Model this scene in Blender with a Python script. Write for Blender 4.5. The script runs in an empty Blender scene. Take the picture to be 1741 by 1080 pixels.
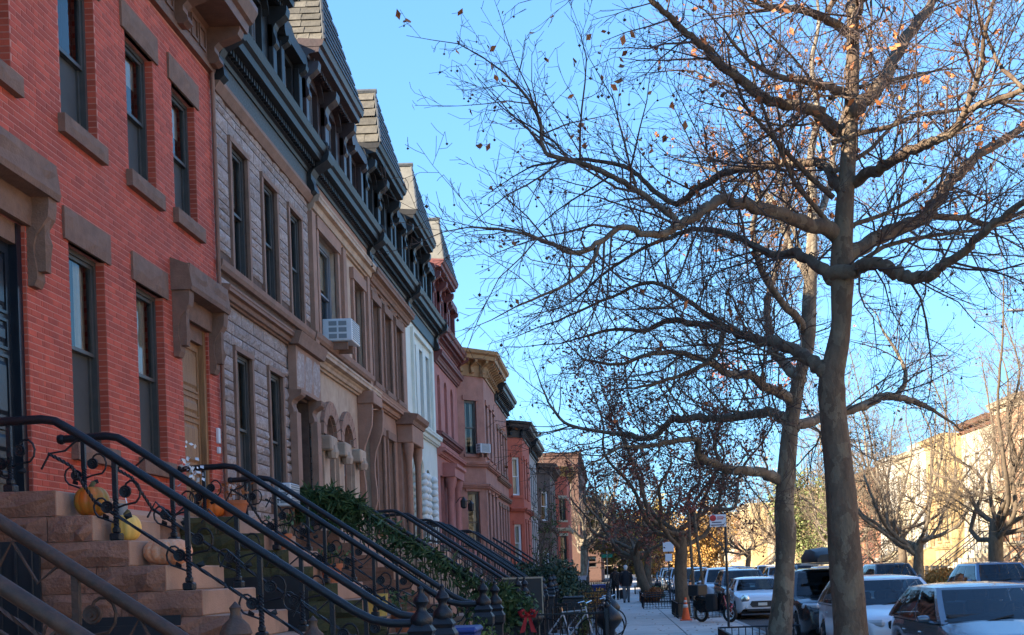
import bpy, bmesh, math, random
from mathutils import Vector, Matrix, Quaternion
PI = math.pi
S = bpy.context.scene
COL = S.collection
rnd = random.Random(7)

# ------------------------------------------------------------------ camera
F_PX, VPX, VPY, EYE, ROLL = 1980.0, 1042.0, 967.0, 1.70, 0.034
cam = bpy.data.cameras.new("Camera")
cam_o = bpy.data.objects.new("Camera", cam); COL.objects.link(cam_o)
cam.sensor_fit = 'HORIZONTAL'; cam.sensor_width = 36.0
cam.lens = F_PX / 1741.0 * 36.0
cam.shift_x = (870.5 - VPX) / 1741.0
cam.shift_y = (VPY - 540.0) / 1741.0
cam.clip_start = 0.1; cam.clip_end = 3000
cam_o.matrix_world = Matrix.Translation((0, 0, EYE)) @ Matrix.Rotation(PI/2, 4, 'X') @ Matrix.Rotation(-ROLL, 4, 'Z')
S.camera = cam_o

# ------------------------------------------------------------------ sky and sun
SUN_EL, SUN_AZ = math.radians(21.5), math.radians(236)      # azimuth from +Y, clockwise
SKY_K = (0.82, 2.0, 3.0); SKY_T = (0.42, 0.61, 0.95)
W = bpy.data.worlds.new("World"); S.world = W; W.use_nodes = True
wn = W.node_tree.nodes; wl = W.node_tree.links; wn.clear()
sky = wn.new('ShaderNodeTexSky'); sky.sky_type = 'NISHITA'; sky.sun_disc = False
sky.sun_elevation = SUN_EL; sky.sun_rotation = SUN_AZ
sky.air_density = 1.0; sky.dust_density = 0.35; sky.ozone_density = 2.2; sky.altitude = 20
tc = wn.new('ShaderNodeTexCoord')
mp = wn.new('ShaderNodeMapping'); mp.inputs['Scale'].default_value = (1.0, 1.0, 3.2)
nz = wn.new('ShaderNodeTexNoise'); nz.inputs['Scale'].default_value = 2.6; nz.inputs['Detail'].default_value = 7; nz.inputs['Roughness'].default_value = 0.58
cr = wn.new('ShaderNodeValToRGB'); cr.color_ramp.elements[0].position = 0.56; cr.color_ramp.elements[1].position = 0.86
cr.color_ramp.elements[1].color = (0.6, 0.6, 0.6, 1)
mx = wn.new('ShaderNodeMixRGB'); mx.inputs['Color2'].default_value = (9.0, 7.6, 7.0, 1)
bg = wn.new('ShaderNodeBackground'); bg.inputs['Strength'].default_value = 0.15
ou = wn.new('ShaderNodeOutputWorld')
wl.new(tc.outputs['Generated'], mp.inputs['Vector']); wl.new(mp.outputs['Vector'], nz.inputs['Vector'])
wl.new(nz.outputs['Fac'], cr.inputs['Fac']); wl.new(cr.outputs['Color'], mx.inputs['Fac'])
wl.new(sky.outputs['Color'], mx.inputs['Color1'])
# gentle shoulder on every part of the sky: x*k/(x+k) per channel
vm = wn.new('ShaderNodeVectorMath'); vm.operation = 'MULTIPLY'; vm.inputs[1].default_value = SKY_K
va = wn.new('ShaderNodeVectorMath'); va.operation = 'ADD'; va.inputs[1].default_value = SKY_K
vd = wn.new('ShaderNodeVectorMath'); vd.operation = 'DIVIDE'
vt = wn.new('ShaderNodeVectorMath'); vt.operation = 'MULTIPLY'; vt.inputs[1].default_value = SKY_T
wl.new(mx.outputs['Color'], vt.inputs[0]); wl.new(vt.outputs[0], vm.inputs[0]); wl.new(vt.outputs[0], va.inputs[0])
wl.new(vm.outputs[0], vd.inputs[0]); wl.new(va.outputs[0], vd.inputs[1]); wl.new(vd.outputs[0], bg.inputs['Color'])
wl.new(bg.outputs['Background'], ou.inputs['Surface'])
sd = Vector((math.sin(SUN_AZ)*math.cos(SUN_EL), math.cos(SUN_AZ)*math.cos(SUN_EL), math.sin(SUN_EL)))
sl = bpy.data.lights.new("Sun", 'SUN'); sl.energy = 3.1; sl.angle = math.radians(0.5); sl.color = (1.0, 0.86, 0.66)
so = bpy.data.objects.new("Sun", sl); COL.objects.link(so); so.location = (-60, -40, 60)
so.rotation_euler = (-sd).to_track_quat('-Z', 'Y').to_euler()
S.view_settings.view_transform = 'Standard'; S.view_settings.look = 'None'
S.view_settings.exposure = 2.72; S.view_settings.gamma = 1.0
S.cycles.use_denoising = True
S.cycles.max_bounces = 6; S.cycles.diffuse_bounces = 4; S.cycles.glossy_bounces = 3; S.cycles.transmission_bounces = 3
S.cycles.transparent_max_bounces = 6; S.cycles.caustics_reflective = False; S.cycles.caustics_refractive = False
S.cycles.sample_clamp_indirect = 6.0

# ------------------------------------------------------------------ helpers
def at(px, py, y):
    """pixel of the 1741x1080 photograph at street depth y -> world point"""
    dx, up = px - VPX, VPY - py
    u = dx*math.cos(ROLL) + up*math.sin(ROLL); v = -dx*math.sin(ROLL) + up*math.cos(ROLL)
    return Vector((u*y/F_PX, y, EYE + v*y/F_PX))

class MB:
    def __init__(s): s.v = []; s.f = []
    def quad(s, a, b, c, d):
        n = len(s.v); s.v += [tuple(a), tuple(b), tuple(c), tuple(d)]; s.f.append((n, n+1, n+2, n+3)); return s
    def poly(s, pts):
        n = len(s.v); s.v += [tuple(p) for p in pts]; s.f.append(tuple(range(n, n+len(pts)))); return s
    def box(s, x0, x1, y0, y1, z0, z1):
        n = len(s.v)
        s.v += [(x0,y0,z0),(x1,y0,z0),(x1,y1,z0),(x0,y1,z0),(x0,y0,z1),(x1,y0,z1),(x1,y1,z1),(x0,y1,z1)]
        s.f += [(n,n+3,n+2,n+1),(n+4,n+5,n+6,n+7),(n,n+1,n+5,n+4),(n+1,n+2,n+6,n+5),(n+2,n+3,n+7,n+6),(n+3,n,n+4,n+7)]
        return s
    def cbox(s, x0, x1, y0, y1, z0, z1, c=0.012):
        """box with chamfered edges"""
        c = min(c, (x1-x0)*.45, (y1-y0)*.45, (z1-z0)*.45)
        bm = bmesh.new(); bmesh.ops.create_cube(bm, size=1)
        for v in bm.verts:
            v.co = Vector((x0 if v.co.x < 0 else x1, y0 if v.co.y < 0 else y1, z0 if v.co.z < 0 else z1))
        bmesh.ops.bevel(bm, geom=bm.edges[:], offset=c, segments=1, affect='EDGES', profile=.5)
        s.addbm(bm); return s
    def addbm(s, bm, M=None):
        n = len(s.v); bm.verts.index_update()
        for v in bm.verts: s.v.append(tuple(M @ v.co) if M else tuple(v.co))
        for f in bm.faces: s.f.append(tuple(n+v.index for v in f.verts))
        bm.free()
    def prism(s, prof, a, b, axis='y'):
        """closed profile extruded from a to b; axis y: prof=(x,z); axis x: prof=(y,z); axis z: prof=(x,y)"""
        def P(p, t): return (p[0], t, p[1]) if axis == 'y' else ((t, p[0], p[1]) if axis == 'x' else (p[0], p[1], t))
        n = len(s.v); k = len(prof)
        s.v += [P(p, a) for p in prof] + [P(p, b) for p in prof]
        for i in range(k):
            j = (i+1) % k; s.f.append((n+i, n+j, n+k+j, n+k+i))
        s.f.append(tuple(n+i for i in range(k-1, -1, -1))); s.f.append(tuple(n+k+i for i in range(k)))
        return s
    def tube(s, pts, rad, sides=6, cap=True):
        pts = [Vector(p) for p in pts]; m = len(pts)
        if not hasattr(rad, '__len__'): rad = [rad]*m
        t = (pts[1]-pts[0]).normalized()
        up = Vector((0,0,1)) if abs(t.z) < .9 else Vector((1,0,0))
        a = t.cross(up).normalized(); n0 = len(s.v)
        cs = [(math.cos(2*PI*k/sides), math.sin(2*PI*k/sides)) for k in range(sides)]
        for i in range(m):
            if i == 0: t = pts[1]-pts[0]
            elif i == m-1: t = pts[-1]-pts[-2]
            else: t = pts[i+1]-pts[i-1]
            if t.length < 1e-9: t = Vector((0,0,1))
            t.normalize()
            a = (a - t*a.dot(t))
            if a.length < 1e-6: a = t.orthogonal()
            a.normalize(); b = t.cross(a); p = pts[i]; r = rad[i]
            for c, d in cs:
                s.v.append((p.x+r*(a.x*c+b.x*d), p.y+r*(a.y*c+b.y*d), p.z+r*(a.z*c+b.z*d)))
        for i in range(m-1):
            q = n0+i*sides
            for k in range(sides):
                k2 = (k+1) % sides
                s.f.append((q+k, q+k2, q+sides+k2, q+sides+k))
        if cap:
            s.f.append(tuple(n0+k for k in range(sides-1, -1, -1))); q = n0+(m-1)*sides
            s.f.append(tuple(q+k for k in range(sides)))
        return s
    def lathe(s, prof, c=(0,0,0), n=16, axis='z', rot=0.0, squash=1.0):
        """profile (r, h) turned round an axis through c"""
        n0 = len(s.v); m = len(prof)
        for r, h in prof:
            for k in range(n):
                a = 2*PI*k/n+rot; p, q = r*math.cos(a), r*math.sin(a)*squash
                if axis == 'z': s.v.append((c[0]+p, c[1]+q, c[2]+h))
                elif axis == 'y': s.v.append((c[0]+p, c[1]+h, c[2]+q))
                else: s.v.append((c[0]+h, c[1]+p, c[2]+q))
        for i in range(m-1):
            for k in range(n):
                k2 = (k+1) % n; q = n0+i*n
                s.f.append((q+k, q+k2, q+n+k2, q+n+k))
        if prof[0][0] > 1e-4: s.f.append(tuple(n0+k for k in range(n-1, -1, -1)))
        if prof[-1][0] > 1e-4: s.f.append(tuple(n0+(m-1)*n+k for k in range(n)))
        return s
    def rock(s, y0, y1, z0, z1, x0, x1, ny=3, nz=2, amp=.02, r=rnd, edge=.012):
        """stone with a rough broken front face (towards +x)"""
        n = len(s.v); g = {}
        for j in range(nz+1):
            for i in range(ny+1):
                e = i in (0, ny) or j in (0, nz)
                x = x1 - edge if e else x1 + r.uniform(-.3, 1)*amp
                jy = 0 if i in (0, ny) else r.uniform(-.25, .25)*(y1-y0)/ny
                jz = 0 if j in (0, nz) else r.uniform(-.25, .25)*(z1-z0)/nz
                g[i, j] = len(s.v); s.v.append((x, y0+(y1-y0)*i/ny+jy, z0+(z1-z0)*j/nz+jz))
        for j in range(nz):
            for i in range(ny): s.f.append((g[i,j], g[i+1,j], g[i+1,j+1], g[i,j+1]))
        b = len(s.v); s.v += [(x0,y0,z0),(x0,y1,z0),(x0,y1,z1),(x0,y0,z1)]
        s.f.append(tuple([b] + [b+1] + [g[i,0] for i in range(ny, -1, -1)]))
        s.f.append(tuple([b+2, b+3] + [g[i,nz] for i in range(0, ny+1)]))
        s.f.append(tuple([b+3, b] + [g[0,j] for j in range(0, nz+1)]))
        s.f.append(tuple([b+1, b+2] + [g[ny,j] for j in range(nz, -1, -1)]))
        return s
    def xf(s, M, start=0):
        for i in range(start, len(s.v)): s.v[i] = tuple(M @ Vector(s.v[i]))
        return s
    def mesh(s, name, mat, smooth=False, ang=None):
        me = bpy.data.meshes.new(name); me.from_pydata(s.v, [], s.f)
        if mat is not None: me.materials.append(MT(mat))
        if smooth:
            me.polygons.foreach_set('use_smooth', [True]*len(me.polygons))
            if ang: me.set_sharp_from_angle(angle=math.radians(ang))
        me.update(); return me
    def build(s, name, mat, parent=None, smooth=False, ang=None, loc=None, rz=0):
        return link(name, s.mesh(name, mat, smooth, ang), parent, loc, rz)

def link(name, me, parent=None, loc=None, rz=0):
    o = bpy.data.objects.new(name, me); COL.objects.link(o)
    if parent: o.parent = parent
    if loc is not None: o.location = loc
    if rz: o.rotation_euler = (0, 0, rz)
    return o
def tag(o, label=None, cat=None, group=None, kind=None):
    if label: o['label'] = label
    if cat: o['category'] = cat
    if group: o['group'] = group
    if kind: o['kind'] = kind
    return o
def thing(name, label, cat, loc=(0,0,0), rz=0, group=None):
    o = bpy.data.objects.new(name, None); COL.objects.link(o); o.empty_display_size = .2
    o.location = loc; o.rotation_euler = (0, 0, rz)
    return tag(o, label, cat, group)
def copy_tree(o, parent=None):
    c = o.copy(); COL.objects.link(c); c.parent = parent
    for ch in o.children: copy_tree(ch, c)
    return c

# ------------------------------------------------------------------ materials
MATS = {}
def MT(n): return MATS[n] if isinstance(n, str) else n
def mat(name, c, c2=None, scale=6.0, rough=.8, bump=0.0, bscale=None, metal=0.0, spec=.5, detail=4, coat=0, stain=None, isl=0.0, stretch=(1,1,1), emit=None):
    m = bpy.data.materials.new(name); m.use_nodes = True; MATS[name] = m
    N = m.node_tree.nodes; L = m.node_tree.links; p = N['Principled BSDF']
    p.inputs['Roughness'].default_value = rough; p.inputs['Metallic'].default_value = metal
    p.inputs['Specular IOR Level'].default_value = spec
    if coat: p.inputs['Coat Weight'].default_value = coat; p.inputs['Coat Roughness'].default_value = .04
    c = (*c, 1); p.inputs['Base Color'].default_value = c
    geo = N.new('ShaderNodeNewGeometry'); mp = N.new('ShaderNodeMapping'); mp.inputs['Scale'].default_value = stretch
    L.new(geo.outputs['Position'], mp.inputs['Vector']); vec = mp.outputs['Vector']
    col = None
    if c2:
        t = N.new('ShaderNodeTexNoise'); t.inputs['Scale'].default_value = scale; t.inputs['Detail'].default_value = detail; t.inputs['Roughness'].default_value = .62
        L.new(vec, t.inputs['Vector'])
        r = N.new('ShaderNodeValToRGB'); r.color_ramp.elements[0].position = .32; r.color_ramp.elements[1].position = .68
        r.color_ramp.elements[0].color = c; r.color_ramp.elements[1].color = (*c2, 1)
        L.new(t.outputs['Fac'], r.inputs['Fac']); col = r.outputs['Color']
    if stain:                                   # (colour, scale, threshold, strength, vertical stretch)
        t = N.new('ShaderNodeTexNoise'); t.inputs['Scale'].default_value = stain[1]; t.inputs['Detail'].default_value = 6; t.inputs['Roughness'].default_value = .65
        m2 = N.new('ShaderNodeMapping'); m2.inputs['Scale'].default_value = (1, 1, stain[4]); L.new(geo.outputs['Position'], m2.inputs['Vector']); L.new(m2.outputs['Vector'], t.inputs['Vector'])
        r = N.new('ShaderNodeValToRGB'); r.color_ramp.elements[0].position = stain[2]; r.color_ramp.elements[1].position = min(1, stain[2]+.2)
        r.color_ramp.elements[1].color = (stain[3],)*3+(1,); r.color_ramp.elements[0].color = (0,0,0,1); L.new(t.outputs['Fac'], r.inputs['Fac'])
        x = N.new('ShaderNodeMixRGB'); x.inputs['Color2'].default_value = (*stain[0], 1); x.inputs['Color1'].default_value = c
        L.new(r.outputs['Color'], x.inputs['Fac'])
        if col: L.new(col, x.inputs['Color1'])
        col = x.outputs['Color']
    if isl:
        hs = N.new('ShaderNodeHueSaturation'); ma = N.new('ShaderNodeMapRange'); oi = N.new('ShaderNodeObjectInfo'); ad = N.new('ShaderNodeMath'); ad.operation = 'ADD'
        fr = N.new('ShaderNodeMath'); fr.operation = 'FRACT'
        L.new(geo.outputs['Random Per Island'], ad.inputs[0]); L.new(oi.outputs['Random'], ad.inputs[1]); L.new(ad.outputs[0], fr.inputs[0]); L.new(fr.outputs[0], ma.inputs['Value'])
        ma.inputs['To Min'].default_value = 1-isl; ma.inputs['To Max'].default_value = 1+isl
        L.new(ma.outputs['Result'], hs.inputs['Value']); hs.inputs['Color'].default_value = c
        if col: L.new(col, hs.inputs['Color'])
        col = hs.outputs['Color']
    if col: L.new(col, p.inputs['Base Color'])
    if bump:
        t = N.new('ShaderNodeTexNoise'); t.inputs['Scale'].default_value = bscale or scale*4; t.inputs['Detail'].default_value = 5; L.new(vec, t.inputs['Vector'])
        b = N.new('ShaderNodeBump'); b.inputs['Strength'].default_value = bump; b.inputs['Distance'].default_value = .02
        L.new(t.outputs['Fac'], b.inputs['Height']); L.new(b.outputs['Normal'], p.inputs['Normal'])
    if emit: p.inputs['Emission Color'].default_value = (*emit[0], 1); p.inputs['Emission Strength'].default_value = emit[1]
    return m

mat('brick_red', (.56,.088,.046), (.42,.062,.034), 3, .8, .25, 60, isl=.2, stain=((.60,.22,.16), 1.1, .58, .55, .45))
mat('mortar_red', (.62,.26,.20), (.54,.19,.145), 9, .9)
mat('brownstone', (.26,.145,.10), (.19,.105,.072), 7, .9, .5, 45, stain=((.11,.072,.055), 1.5, .55, .5, .4))
mat('brownstone_step', (.50,.30,.21), (.42,.25,.17), 3, .88, .25, 60, stain=((.13,.09,.07), 1.6, .55, .7, .5))
mat('rockface', (.35,.165,.105), (.25,.115,.075), 5, .92, .8, 35, isl=.12)
mat('ashlar', (.42,.335,.305), (.27,.20,.175), 16, .9, 1.0, 45, isl=.16, stain=((.58,.50,.47), 7, .5, .6, 1.6))
mat('ashlar_joint', (.10,.06,.045), (.14,.09,.07), 9, .95)
mat('brown_trim', (.29,.16,.11), (.21,.115,.078), 4, .8, .3, 30)
mat('tan_stone', (.54,.40,.29), (.41,.28,.20), 3.2, .88, .35, 26, stain=((.17,.11,.08), .9, .5, .6, .35))
mat('brown_plain', (.38,.215,.15), (.29,.16,.11), 3, .88, .35, 26, stain=((.14,.085,.06), 1.0, .55, .5, .35))
mat('mint_paint', (.70,.72,.64), (.60,.63,.56), 2.2, .75, .2, 20, stain=((.36,.42,.38), 1.2, .55, .4, .35))
mat('white_rope', (.74,.78,.76), (.66,.70,.68), 6, .7)
mat('pink_stone', (.48,.19,.16), (.38,.14,.115), 2.2, .85, .3, 22, stain=((.2,.085,.075), 1.1, .55, .5, .35))
mat('maroon', (.17,.045,.042), (.12,.034,.033), 4, .65, .2)
mat('bay_stone', (.42,.19,.14), (.31,.135,.10), 2.6, .85, .3, 22, stain=((.14,.075,.06), 1.2, .52, .6, .3))
mat('ochre_wood', (.38,.21,.09), (.27,.14,.06), 3, .7)
mat('brown_brick', (.13,.068,.05), (.09,.048,.037), 4, .9, .5, 30)
mat('far_red', (.46,.105,.06), (.39,.085,.05), 3, .85, .3, 40)
mat('far_grey', (.36,.33,.31), (.27,.25,.235), 3, .85)
mat('far_dark', (.12,.08,.065), (.085,.06,.05), 3, .85, .3, 30)
mat('dark_cornice', (.020,.019,.020), (.013,.013,.014), 5, .5, .15, spec=.35)
mat('grey_frieze', (.085,.085,.08), (.03,.032,.032), 26, .6, .4, 30)
mat('plum_cornice', (.052,.030,.028), (.036,.022,.021), 5, .45, .15)
mat('brown_cornice', (.20,.098,.062), (.14,.068,.045), 5, .6, .2)
mat('slate', (.075,.08,.085), (.045,.048,.053), 9, .6, .3, 30, isl=.35)
mat('slate_side', (.11,.098,.078), (.068,.06,.048), 7, .85, .5, 25, isl=.3)
mat('plaster_side', (.17,.16,.14), (.115,.11,.095), 4, .9, .4, 20)
mat('roof_tar', (.06,.06,.06), (.09,.09,.09), 2, .9)
mat('party_wall', (.17,.085,.06), (.12,.065,.05), 3, .9, .3, 20)
mat('frame_dark', (.075,.072,.068), (.055,.053,.05), 8, .45)
mat('frame_brown', (.11,.065,.045), None, rough=.6)
mat('frame_white', (.72,.74,.76), None, rough=.5)
mat('frame_blue', (.16,.17,.19), None, rough=.45)
def glass(name, c, rough=.03, spec=.8):
    m = mat(name, c, None, rough=rough, spec=spec); m.node_tree.nodes['Principled BSDF'].inputs['IOR'].default_value = 1.95; N = m.node_tree.nodes; L = m.node_tree.links; p = N['Principled BSDF']
    g = N.new('ShaderNodeNewGeometry'); t = N.new('ShaderNodeTexNoise'); t.inputs['Scale'].default_value = 1.7; t.inputs['Detail'].default_value = 1
    b = N.new('ShaderNodeBump'); b.inputs['Strength'].default_value = .08; b.inputs['Distance'].default_value = .05
    L.new(g.outputs['Position'], t.inputs['Vector']); L.new(t.outputs['Fac'], b.inputs['Height']); L.new(b.outputs['Normal'], p.inputs['Normal'])
glass('glass_dark', (.02,.022,.024)); glass('glass_curtain', (.22,.22,.21)); glass('glass_pale', (.46,.48,.48)); glass('car_glass', (.012,.015,.016), .02, .5); MATS['car_glass'].node_tree.nodes['Principled BSDF'].inputs['IOR'].default_value = 1.42
def clear_glass(name, tint):
    m = bpy.data.materials.new(name); m.use_nodes = True; MATS[name] = m; N = m.node_tree.nodes; L = m.node_tree.links; N.clear()
    o = N.new('ShaderNodeOutputMaterial'); mx_ = N.new('ShaderNodeMixShader'); t = N.new('ShaderNodeBsdfTransparent'); g = N.new('ShaderNodeBsdfGlossy'); f = N.new('ShaderNodeFresnel')
    t.inputs['Color'].default_value = (*tint, 1); g.inputs['Roughness'].default_value = .02; f.inputs['IOR'].default_value = 1.55
    L.new(f.outputs[0], mx_.inputs[0]); L.new(t.outputs[0], mx_.inputs[1]); L.new(g.outputs[0], mx_.inputs[2]); L.new(mx_.outputs[0], o.inputs[0])
clear_glass('car_clear', (.50,.56,.54)); clear_glass('win_clear', (.80,.84,.83))
mat('curtain', (.62,.60,.54), (.50,.48,.43), 6, .9); mat('unlit_room', (.035,.033,.03), (.02,.02,.02), 2, .95)

mat('car_interior', (.02,.02,.022), (.03,.03,.032), 6, .8); mat('car_seat', (.07,.068,.065), (.05,.05,.05), 8, .85)
mat('screen', (.075,.075,.075), (.06,.06,.06), 3, .7, 0, spec=.3)
mat('door_black', (.014,.018,.026), (.010,.013,.02), 6, .32, .1)
mat('door_oak', (.38,.19,.075), (.22,.10,.04), 5, .55, .3, 40, stretch=(6,6,.7))
mat('iron', (.012,.014,.018), (.018,.020,.025), 20, .38, .35, 70, metal=.25)
mat('iron_rust', (.085,.042,.026), (.035,.022,.017), 14, .6, .25, 50, metal=.1)
mat('iron_dull', (.02,.021,.024), (.035,.035,.037), 9, .6, .3, 60)
mat('concrete', (.56,.50,.45), (.47,.42,.38), 2.2, .9, .25, 60, isl=.07, stain=((.2,.2,.2), .9, .56, .55, 1))
mat('concrete_base', (.17,.17,.165), (.13,.13,.125), 3, .95)
mat('kerb', (.34,.34,.33), (.26,.26,.255), 4, .85, .3, 40)
mat('asphalt', (.062,.063,.066), (.045,.046,.048), 3, .9, .6, 120, stain=((.09,.09,.09), .5, .55, .5, 1))
mat('earth', (.075,.055,.04), (.045,.034,.026), 8, .95, .8, 30)
mat('ground', (.12,.115,.10), (.09,.085,.075), 1, .95)
mat('bark', (.17,.115,.075), (.075,.052,.036), 12, .95, 1.0, 30, stain=((.30,.25,.17), 6.5, .56, .6, .6), stretch=(1,1,.5))
mat('bark_pale', (.21,.17,.125), (.11,.09,.07), 7, .95, .8, 32, stain=((.44,.37,.27), 5.5, .50, .7, .6), stretch=(1,1,.6))
mat('bark_brown', (.16,.12,.08), (.09,.066,.046), 10, .95, .9, 30, stretch=(1,1,.4))
def plates(name, cols, fac):
    """flaking camouflage plates of plane bark"""
    m = MATS[name]; N = m.node_tree.nodes; L = m.node_tree.links; p = N['Principled BSDF']; src = p.inputs['Base Color'].links[0].from_socket
    g = N.new('ShaderNodeNewGeometry'); mp_ = N.new('ShaderNodeMapping'); mp_.inputs['Scale'].default_value = (1,1,.42); n = N.new('ShaderNodeTexNoise'); n.inputs['Scale'].default_value = 9; n.inputs['Detail'].default_value = 4
    ad = N.new('ShaderNodeVectorMath'); ad.operation = 'MULTIPLY_ADD'; ad.inputs[1].default_value = (.16,.16,.16)
    v = N.new('ShaderNodeTexVoronoi'); v.inputs['Scale'].default_value = 9; r_ = N.new('ShaderNodeValToRGB'); r_.color_ramp.interpolation = 'CONSTANT'
    e = r_.color_ramp.elements; e[0].color = (*cols[0],1); e[1].position = .45; e[1].color = (*cols[1],1); q = e.new(.75); q.color = (*cols[2],1)
    x = N.new('ShaderNodeMixRGB'); x.inputs['Fac'].default_value = fac; sp = N.new('ShaderNodeSeparateColor')
    L.new(g.outputs['Position'], n.inputs['Vector']); L.new(n.outputs['Color'], ad.inputs[0]); L.new(g.outputs['Position'], ad.inputs[2]); L.new(ad.outputs[0], mp_.inputs['Vector']); L.new(mp_.outputs[0], v.inputs['Vector'])
    L.new(v.outputs['Color'], sp.inputs[0]); L.new(sp.outputs[0], r_.inputs['Fac']); L.new(src, x.inputs['Color1']); L.new(r_.outputs['Color'], x.inputs['Color2']); L.new(x.outputs['Color'], p.inputs['Base Color'])
    b = N.new('ShaderNodeBump'); b.inputs['Strength'].default_value = .7; b.inputs['Distance'].default_value = .012; old = p.inputs['Normal'].links[0].from_socket
    L.new(sp.outputs[0], b.inputs['Height']); L.new(old, b.inputs['Normal']); L.new(b.outputs['Normal'], p.inputs['Normal'])
plates('bark', ((.085,.052,.034),(.12,.082,.055),(.18,.135,.09)), .55); plates('bark_pale', ((.10,.075,.052),(.16,.125,.088),(.25,.21,.15)), .65)
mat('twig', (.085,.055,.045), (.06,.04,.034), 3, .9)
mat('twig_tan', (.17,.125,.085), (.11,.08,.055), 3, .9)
mat('seed', (.06,.042,.03), None, rough=.95)
mat('leaf_dry', (.42,.15,.045), (.24,.085,.035), 9, .8, isl=.35)
mat('leaf_oak', (.26,.085,.055), (.16,.055,.04), 4, .8, isl=.35)
mat('leaf_yellow', (.45,.30,.05), (.30,.20,.04), 3, .8, isl=.3)
mat('leaf_gold', (.42,.22,.05), (.32,.19,.06), 4, .8, isl=.3)
mat('leaf_green', (.075,.13,.04), (.045,.08,.03), 5, .7, isl=.35)
mat('leaf_dark', (.045,.085,.045), (.026,.05,.03), 5, .65, isl=.35)
mat('leaf_moss', (.095,.15,.03), (.06,.10,.022), 7, .8, isl=.3)
mat('leaf_yellow_green', (.17,.19,.06), (.11,.13,.045), 4, .75, isl=.3)  # yellowish green leaf colour
mat('terracotta', (.58,.19,.08), (.45,.14,.065), 8, .85, .2)
mat('white_plastic', (.72,.75,.78), (.66,.69,.72), 4, .5)
mat('grey_plastic', (.24,.27,.29), None, rough=.55)
mat('blue_plastic', (.02,.045,.23), (.016,.035,.18), 4, .5)
mat('teal_plastic', (.02,.12,.10), (.015,.095,.08), 4, .45)
mat('black_plastic', (.015,.016,.018), (.022,.023,.026), 6, .5)
mat('moss_stone', (.085,.082,.03), (.06,.052,.026), 5, .9, .4, 40)
mat('pumpkin_mix', (.85,.16,.012), (.14,.22,.03), 3.4, .45, .15)
mat('pumpkin_yellow', (.95,.60,.14), (.88,.52,.12), 4, .5, .15)
mat('pumpkin_pale', (.92,.33,.13), (.92,.52,.33), 34, .6, .35, 50)
mat('pumpkin_orange', (.85,.2,.03), (.7,.15,.025), 4, .5, .15)
mat('stalk', (.12,.10,.04), None, rough=.9)
mat('red_cloth', (.45,.015,.02), (.34,.01,.015), 9, .6)
mat('board_black', (.016,.018,.022), (.022,.025,.03), 3, .55)
mat('board_edge', (.40,.36,.28), (.33,.30,.23), 6, .7)
mat('rubber', (.014,.014,.014), None, rough=.85)
mat('rim', (.34,.35,.36), None, rough=.35, metal=.8)
mat('chrome', (.6,.6,.62), None, rough=.15, metal=1)
mat('lamp_glass', (.50,.54,.57), None, rough=.08, spec=.8)
mat('amber', (.6,.2,.02), None, rough=.3)
mat('plate', (.62,.62,.55), None, rough=.5)
mat('orange_cone', (.75,.11,.02), (.65,.09,.02), 8, .55)
mat('cone_white', (.62,.58,.55), None, rough=.5)
mat('sign_white', (.66,.70,.74), None, rough=.45)
mat('sign_red', (.5,.03,.03), None, rough=.5)
mat('sign_navy', (.03,.035,.10), None, rough=.5)
mat('sign_back', (.42,.50,.55), None, rough=.4, metal=.3)
mat('sign_green', (.01,.22,.12), None, rough=.5)
mat('steel', (.32,.33,.34), (.25,.26,.27), 8, .45, metal=.6)
mat('skin', (.42,.25,.18), None, rough=.6)
mat('cloth_navy', (.012,.014,.02), (.018,.02,.028), 14, .85)
mat('cloth_black', (.012,.012,.013), (.018,.018,.02), 14, .85)
mat('cloth_grey', (.17,.175,.185), (.13,.135,.145), 14, .9)
mat('cloth_white', (.68,.69,.70), None, rough=.8)
mat('hair', (.03,.022,.016), None, rough=.7)
for nm, c in (('slateblue',(.13,.155,.19)),('white',(.62,.66,.70)),('black',(.010,.012,.016)),('silver',(.38,.41,.44)),('ink',(.02,.026,.035)),('blue',(.06,.12,.21)),('grey',(.10,.11,.12)),('red',(.30,.02,.02))):
    mat('paint_'+nm, c, None, rough=.26, spec=.5, coat=.8, metal=.25 if nm in ('slateblue','silver','blue','grey') else 0)
# sunlit row across the street
for nm, c, c2 in (('cream',(.58,.49,.34),(.50,.42,.29)),('yellow',(.55,.40,.20),(.48,.34,.17)),('orange',(.50,.29,.17),(.43,.24,.14)),('brick',(.40,.17,.10),(.33,.14,.08)),('white',(.62,.57,.48),(.55,.50,.42)),('tan',(.48,.37,.25),(.41,.31,.2)),('beige',(.46,.40,.31),(.40,.34,.27)),('rose',(.45,.29,.22),(.38,.24,.18))):
    c = tuple(v*.88 for v in c); c2 = tuple(v*.88 for v in c2)
    mat('row_'+nm, c, c2, 2.0, .85, .2, 20, stain=((c[0]*.6,c[1]*.58,c[2]*.55), .7, .55, .6, .3))
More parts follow.
